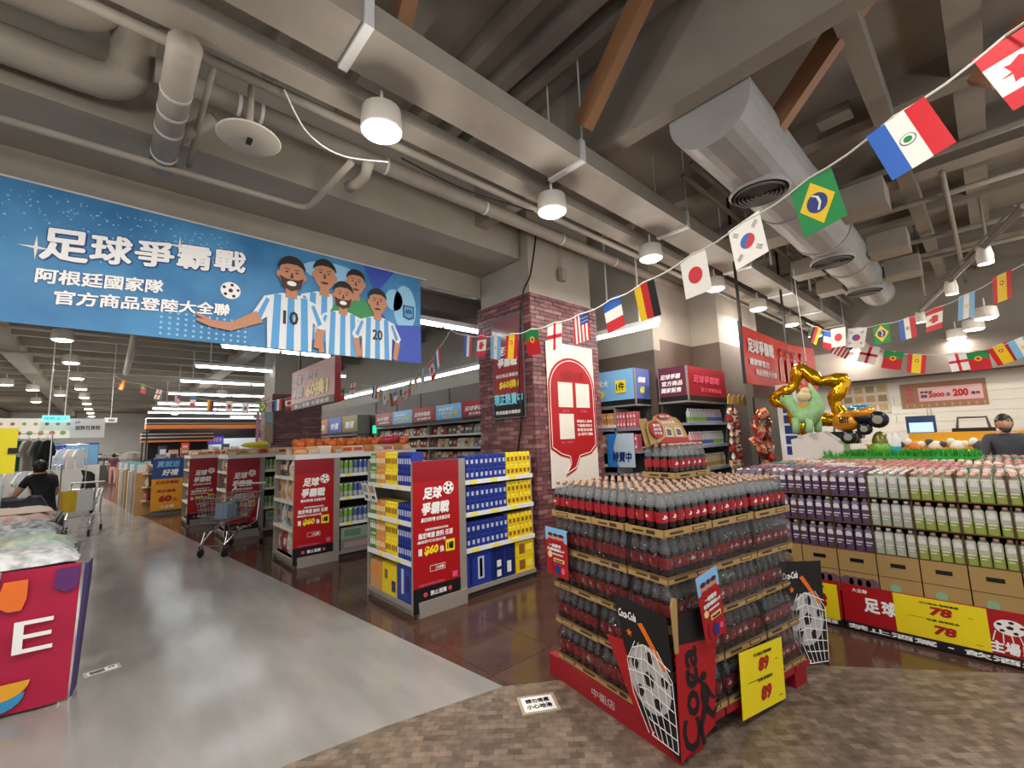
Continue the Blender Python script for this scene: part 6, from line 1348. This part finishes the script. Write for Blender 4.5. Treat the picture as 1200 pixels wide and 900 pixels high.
for i in range(9):
    o = MB().ball((0, 0, .07), (.09, .10, .08), 0, 9, 6).ball((.0, .07, .13), (.06, .05, .06), 1, 8, 5).ball((-.03, -.08, .10), (.05, .05, .05), 1, 7, 5).obj('toy', [fm[(1, 3, 2, 8, 9, 8, 3, 5, 2)[i]], fm[(9, 8, 9, 2, 8, 1, 2, 9, 3)[i]]], None, True); o.location = (9.4, 1.15-.24*i, 1.24); tag(o, 'small %s plush toy on the shelf before the counter, %s from the left' % (fn[(1, 3, 2, 8, 9, 8, 3, 5, 2)[i]], ORD[i]), 'toy', 'small toys before the counter')
t = thing('toy_table', 'low table carrying the small toys before the service counter', 'table', (9.1, -1.2, 0)); MB().box((0, 0, 1.2), (.6, 2.7, 1.24)).obj('table_top', cy, t); MB().box((.05, .05, 0), (.55, 2.65, 1.199)).obj('table_base', cy, t)
t = thing('wall_banner', 'brown wall banner with pink 2000 and 200 on the white back wall', 'banner', (WB-.03, 1.42, 2.02), rot=FX)
rect(t, 'cloth', 0, 0, 1.36, .55, M('banner_brown', '8d6448', .5))
for k_ in range(22): MB().box((.01+k_*.061, .0, .0), (.04+k_*.061, .08, .004)).obj('stripe', M('banner_tan', 'a8825f', .5), t) if k_ % 2 else None
rect(t, 'pink_panel', .30, .13, 1.30, .44, M('bp_pink', 'c9a0a4', .5), .003)
text('2000', .46, .21, .26, .1, red, t, .006, .05); text('200', .85, .20, .24, .17, red, t, .006, .06); text('單筆滿', .33, .31, .2, .05, ink, t, .006, .03); text('滿額', .33, .21, .11, .07, ink, t, .006, .03); text('送', .74, .22, .07, .08, ink, t, .006, .03); text('禮券', 1.12, .22, .14, .07, ink, t, .006, .03)
for j in range(3): rect(t, 'red_square', .10, .13+.12*j, .22, .22+.12*j, M('bp_rose', 'a04a58', .5), .003)
t = thing('wall_poster', 'pale wall poster with rows of small brown pictures left of the brown banner', 'poster', (WB-.03, 2.55, 1.95), rot=FX); rect(t, 'sheet', 0, 0, .92, .72, M('menu_sheet', 'bdb6a4', .5))
for i in range(4):
    for j in range(3): rect(t, 'picture', .06+.22*i, .05+.22*j, .22+.22*i, .2+.22*j, M('menu_pic%d' % ((i+j) % 3), ('a98f62', '8a7a5c', 'b5925c')[(i+j) % 3], .5), .003)
for y in (1.02, .96): MB().tube([(WB-.02, y, 1.2), (WB-.02, y, 2.0)], .008, 6).obj('wall_cable', M('cable_pale', 'a9a59a', .5), bpy.data.objects['wall_back'])
# ================================================================ TOYS AND GREENERY ON THE JUICE DISPLAY
ZT = 1.272
gm = M('fake_grass', '2f9a34', .7)
t = thing('grass_mat', 'bright green artificial grass strip on top of the juice display', 'grass mat', (6.55, .15, ZT+.0)); MB().box((0, 0, 0), (.5, 1.35, .03)).obj('mat', gm, t)
m = MB()
for k_ in range(1500):
    x, y = R_.uniform(0, .5), R_.uniform(0, 1.35); a = R_.uniform(0, 6.28); h = R_.uniform(.04, .09); dx, dy = .01*math.cos(a), .01*math.sin(a)
    m.add([(x-dx, y-dy, .03), (x+dx, y+dy, .03), (x+R_.uniform(-.03, .03), y+R_.uniform(-.03, .03), .03+h)], [(0, 1, 2)])
o = m.obj('grass_blades', gm, t); o['kind'] = 'stuff'
def at6(px, py, X=6.75): return hx(px, py, X)
# gold star frame balloon
c = hx(950, 468, 7.35); t = thing('star_balloon', 'hollow gold foil star balloon standing above the juice display', 'balloon', c, rot=FX)
pts = []
for k_ in range(10):
    a = math.radians(100)+k_*math.pi/5; r = .50 if k_ % 2 == 0 else .27; pts.append((r*math.cos(a), r*math.sin(a), 0))
Q = []
for i in range(10):
    a, b_ = Vector(pts[i]), Vector(pts[(i+1) % 10])
    for j in range(5): Q.append(a.lerp(b_, j/5+.08))
MB().tube(Q, [.085+.014*math.sin(i*1.26) for i in range(len(Q))], 10, 0, True).obj('foil_tube', gold, t, True)
MB().tube([(0, .55, 0), (0, 1.9, .1)], .004, 5).obj('string', whmet, t)
# green dinosaur
gd = noisy('dino_green', '7fae74', '98c28c', 12, .8, .2)
c = at6(938, 500, 6.65); t = thing('dinosaur_toy', 'long-necked green plush dinosaur in front of the gold star', 'plush toy', (6.65, c.y, ZT+.28)); m = MB()
dy = lambda px: at6(px, 490, 6.65).y-c.y; dz = lambda py: at6(940, py, 6.65).z-ZT-.28
m.tube([(0, dy(918), dz(466)), (0, dy(926), dz(467)), (0, dy(931), dz(478)), (0, dy(939), dz(488)), (0, dy(950), dz(488)), (0, dy(958), dz(478)), (0, dy(959), dz(466)), (0, dy(953), dz(450))], [.055, .08, .06, .10, .13, .10, .05, .012], 12)
for px, dx in ((934, -.06), (944, .06), (950, -.07), (956, .05)): m.tube([(dx, dy(px), dz(490)), (dx*1.3, dy(px), dz(500)), (dx*1.4, dy(px)+.01, dz(507))], [.05, .045, .04], 8)
m.obj('body', gd, t, True); MB().ball((-.05, dy(922), dz(463)), .012, 0, 8, 5).obj('eye', blk, t); MB().ball((-.04, dy(946), dz(465)), (.07, .09, .07), 0, 9, 6).ball((-.04, dy(948), dz(459)), (.05, .06, .05), 0, 8, 5).obj('cream_tuft', M('cream_tuft', 'cdbd8e', .8), t, True)
# truck balloon, generic
c = at6(1000, 500, 6.75); t = thing('truck_balloon', 'orange and black monster truck foil balloon with a blue cap', 'balloon', (6.75, c.y, ZT+.035)); m = MB()
dy = lambda px: at6(px, 500, 6.75).y-c.y; dz = lambda py: at6(1000, py, 6.75).z-ZT-.035
m.ball((0, dy(992), dz(494)), (.12, .15, .12), 0, 14, 9); m.ball((0, dy(1015), dz(490)), (.12, .14, .08), 1, 12, 8); m.obj('body', [M('foil_orange', 'd9922a', .2, .5), M('foil_black', '20242c', .2, .4)], t, True)
MB().ball((-.02, dy(1013), dz(484)), (.12, .13, .08), 0, 12, 8).obj('orange_hood', M('foil_orange'), t, True); MB().ball((-.02, dy(1010), dz(479)), (.10, .12, .045), 0, 12, 6).obj('blue_cap', M('foil_blue', '3a90c0', .2, .5), t, True)
st = MB()
for k_ in range(4): st.box((-.135, dy(988+3*k_)-.008, dz(495)), (-.125, dy(988+3*k_)+.006, dz(488)))
st.obj('stripe_print', blk, t)
for px, py, r in ((994, 512, .085), (1031, 493, .10), (1014, 503, .075)):
    w = MB().lathe([(.3*r, -.05), (.9*r, -.05), (r, -.03), (r, .03), (.9*r, .05), (.3*r, .05)], 16).obj('wheel', M('foil_black'), t, True); w.location = (-.04, dy(px), max(r, dz(py))); w.rotation_euler = (0, math.pi/2, 0)
    h = MB().lathe([(.01, -.06), (.5*r, -.058), (.5*r, -.05)], 12).obj('hub', M('hub_grey', '8a8a7a', .4), w); 
m = MB().ball((0, 0, .12), (.09, .09, .16), 0, 12, 8).lathe([(.10, 0), (.11, .1), (.05, .2)], 12, 1); m.obj('foil_drum', [M('olive_foil', '6a6a2a', .3, .4), M('lime_glass', '6fae3a', .2)], t, True).location = (0, dy(1030), 0)
for i, px in enumerate((1041, 1048)):
    p = at6(px, 510, 6.75); t = thing('drink_can', 'tall white and blue can on the grass strip, %s one' % ('left' if i == 0 else 'right'), 'can', (6.75, p.y, ZT+.035)); MB().lathe([(.04, 0), (.048, .01), (.048, .10), (.048, .2), (.02, .235), (.02, .25)], 12, [0, 1, 0, 2, 2]).obj('body', [tagw, M('aqua_can', '3fb0c4', .35), tagw], t, True)
for i, (px, c) in enumerate(((981, '9ac25a'), (987, 'b6d27a'))):
    p = at6(px, 510, 6.75); t = thing('glass_jar', 'green glass jar on the grass strip, %s of two' % ORD[i], 'jar', (6.75, p.y, ZT+.035)); MB().lathe([(.05, 0), (.055, .12), (.03, .16), (.035, .18)], 12).obj('glass', M('jar%d' % i, c, .15), t, True)
p = at6(965, 505, 6.9); t = thing('white_box', 'white gift box with a slanted lid left of the truck balloon', 'box', (6.9, p.y-.12, ZT)); MB().prism([(0, 0), (.55, 0), (.55, .16), (.35, .33), (0, .24)], 0, .3).obj('box', M('box_white', 'cfcac4', .5), t).matrix_local = Matrix.Translation((0, .42, 0)) @ FX.to_4x4()
MB().box((-.02, -.10, 0), (.2, .1, .18)).obj('brown_block', kraftd, t)
p = at6(938, 517, 6.8); t = thing('round_sign', 'round red sign with a white ring on the juice display', 'sign', (6.8, p.y, ZT+.10), rot=FX); MB().prism(circ(0, 0, .10, 24), 0, .02).obj('disc', red, t); rg = MB(); rg.tube([(x, y, .022) for x, y in circ(0, 0, .068, 20)], .006, 5, 0, True); rg.box((-.04, -.006, .02), (.04, .006, .026)).box((-.006, -.04, .02), (.006, .04, .026)); rg.obj('ring_print', labw, t)
p = at6(924, 500, 7.3); t = thing('picture_stand', 'tall strip stand with dark blue picture cards beside the dark column', 'stand', (7.3, p.y, 0), rot=FX); rect(t, 'strip', -.12, 0, .14, 2.3, tagw, 0, .03)
for k_ in range(6): rect(t, 'picture_card', -.05, 1.28+.15*k_, .10, 1.40+.15*k_, navy, .004)
rect(t, 'red_card', .15, 1.7, .5, 1.78, red, .0); rect(t, 'yellow_card', .15, 1.79, .45, 2.0, M('counter_yellow'), .0)
# ================================================================ FLOOR STICKERS
def sticker(px, py, w, h, a, label, lines):
    c = hz(px, py, 0); t = thing('floor_sticker', label, 'floor sticker', (c.x, c.y, .0035), a); MB().box((-w/2, -h/2, 0), (w/2, h/2, .001)).obj('sheet', white, t)
    if lines: MB().box((-w/2-.02, -h/2-.02, -.0003), (w/2+.02, h/2+.02, .0004)).obj('tape', M('tape_clear', 'a89c88', .3), t)
    for s_, x, y, ww, hh in (lines or []): text(s_, x*w-w/2, y*h-h/2, ww*w, hh*h, ink, t, .0015, .04)
sticker(631, 825, .20, .15, -.55, 'white floor sticker with black characters left of the cola stack', [('請勿倚靠', .12, .55, .76, .3), ('小心地滑', .1, .15, .8, .3)])
sticker(120, 786, .17, .075, .12, 'white floor sticker on the grey walkway beside the sale table', [('請由此排隊', .08, .5, .5, .35), ('往前', .68, .45, .25, .35), ('保持距離', .08, .12, .5, .3)])
p = hz(-20, 742, 0)
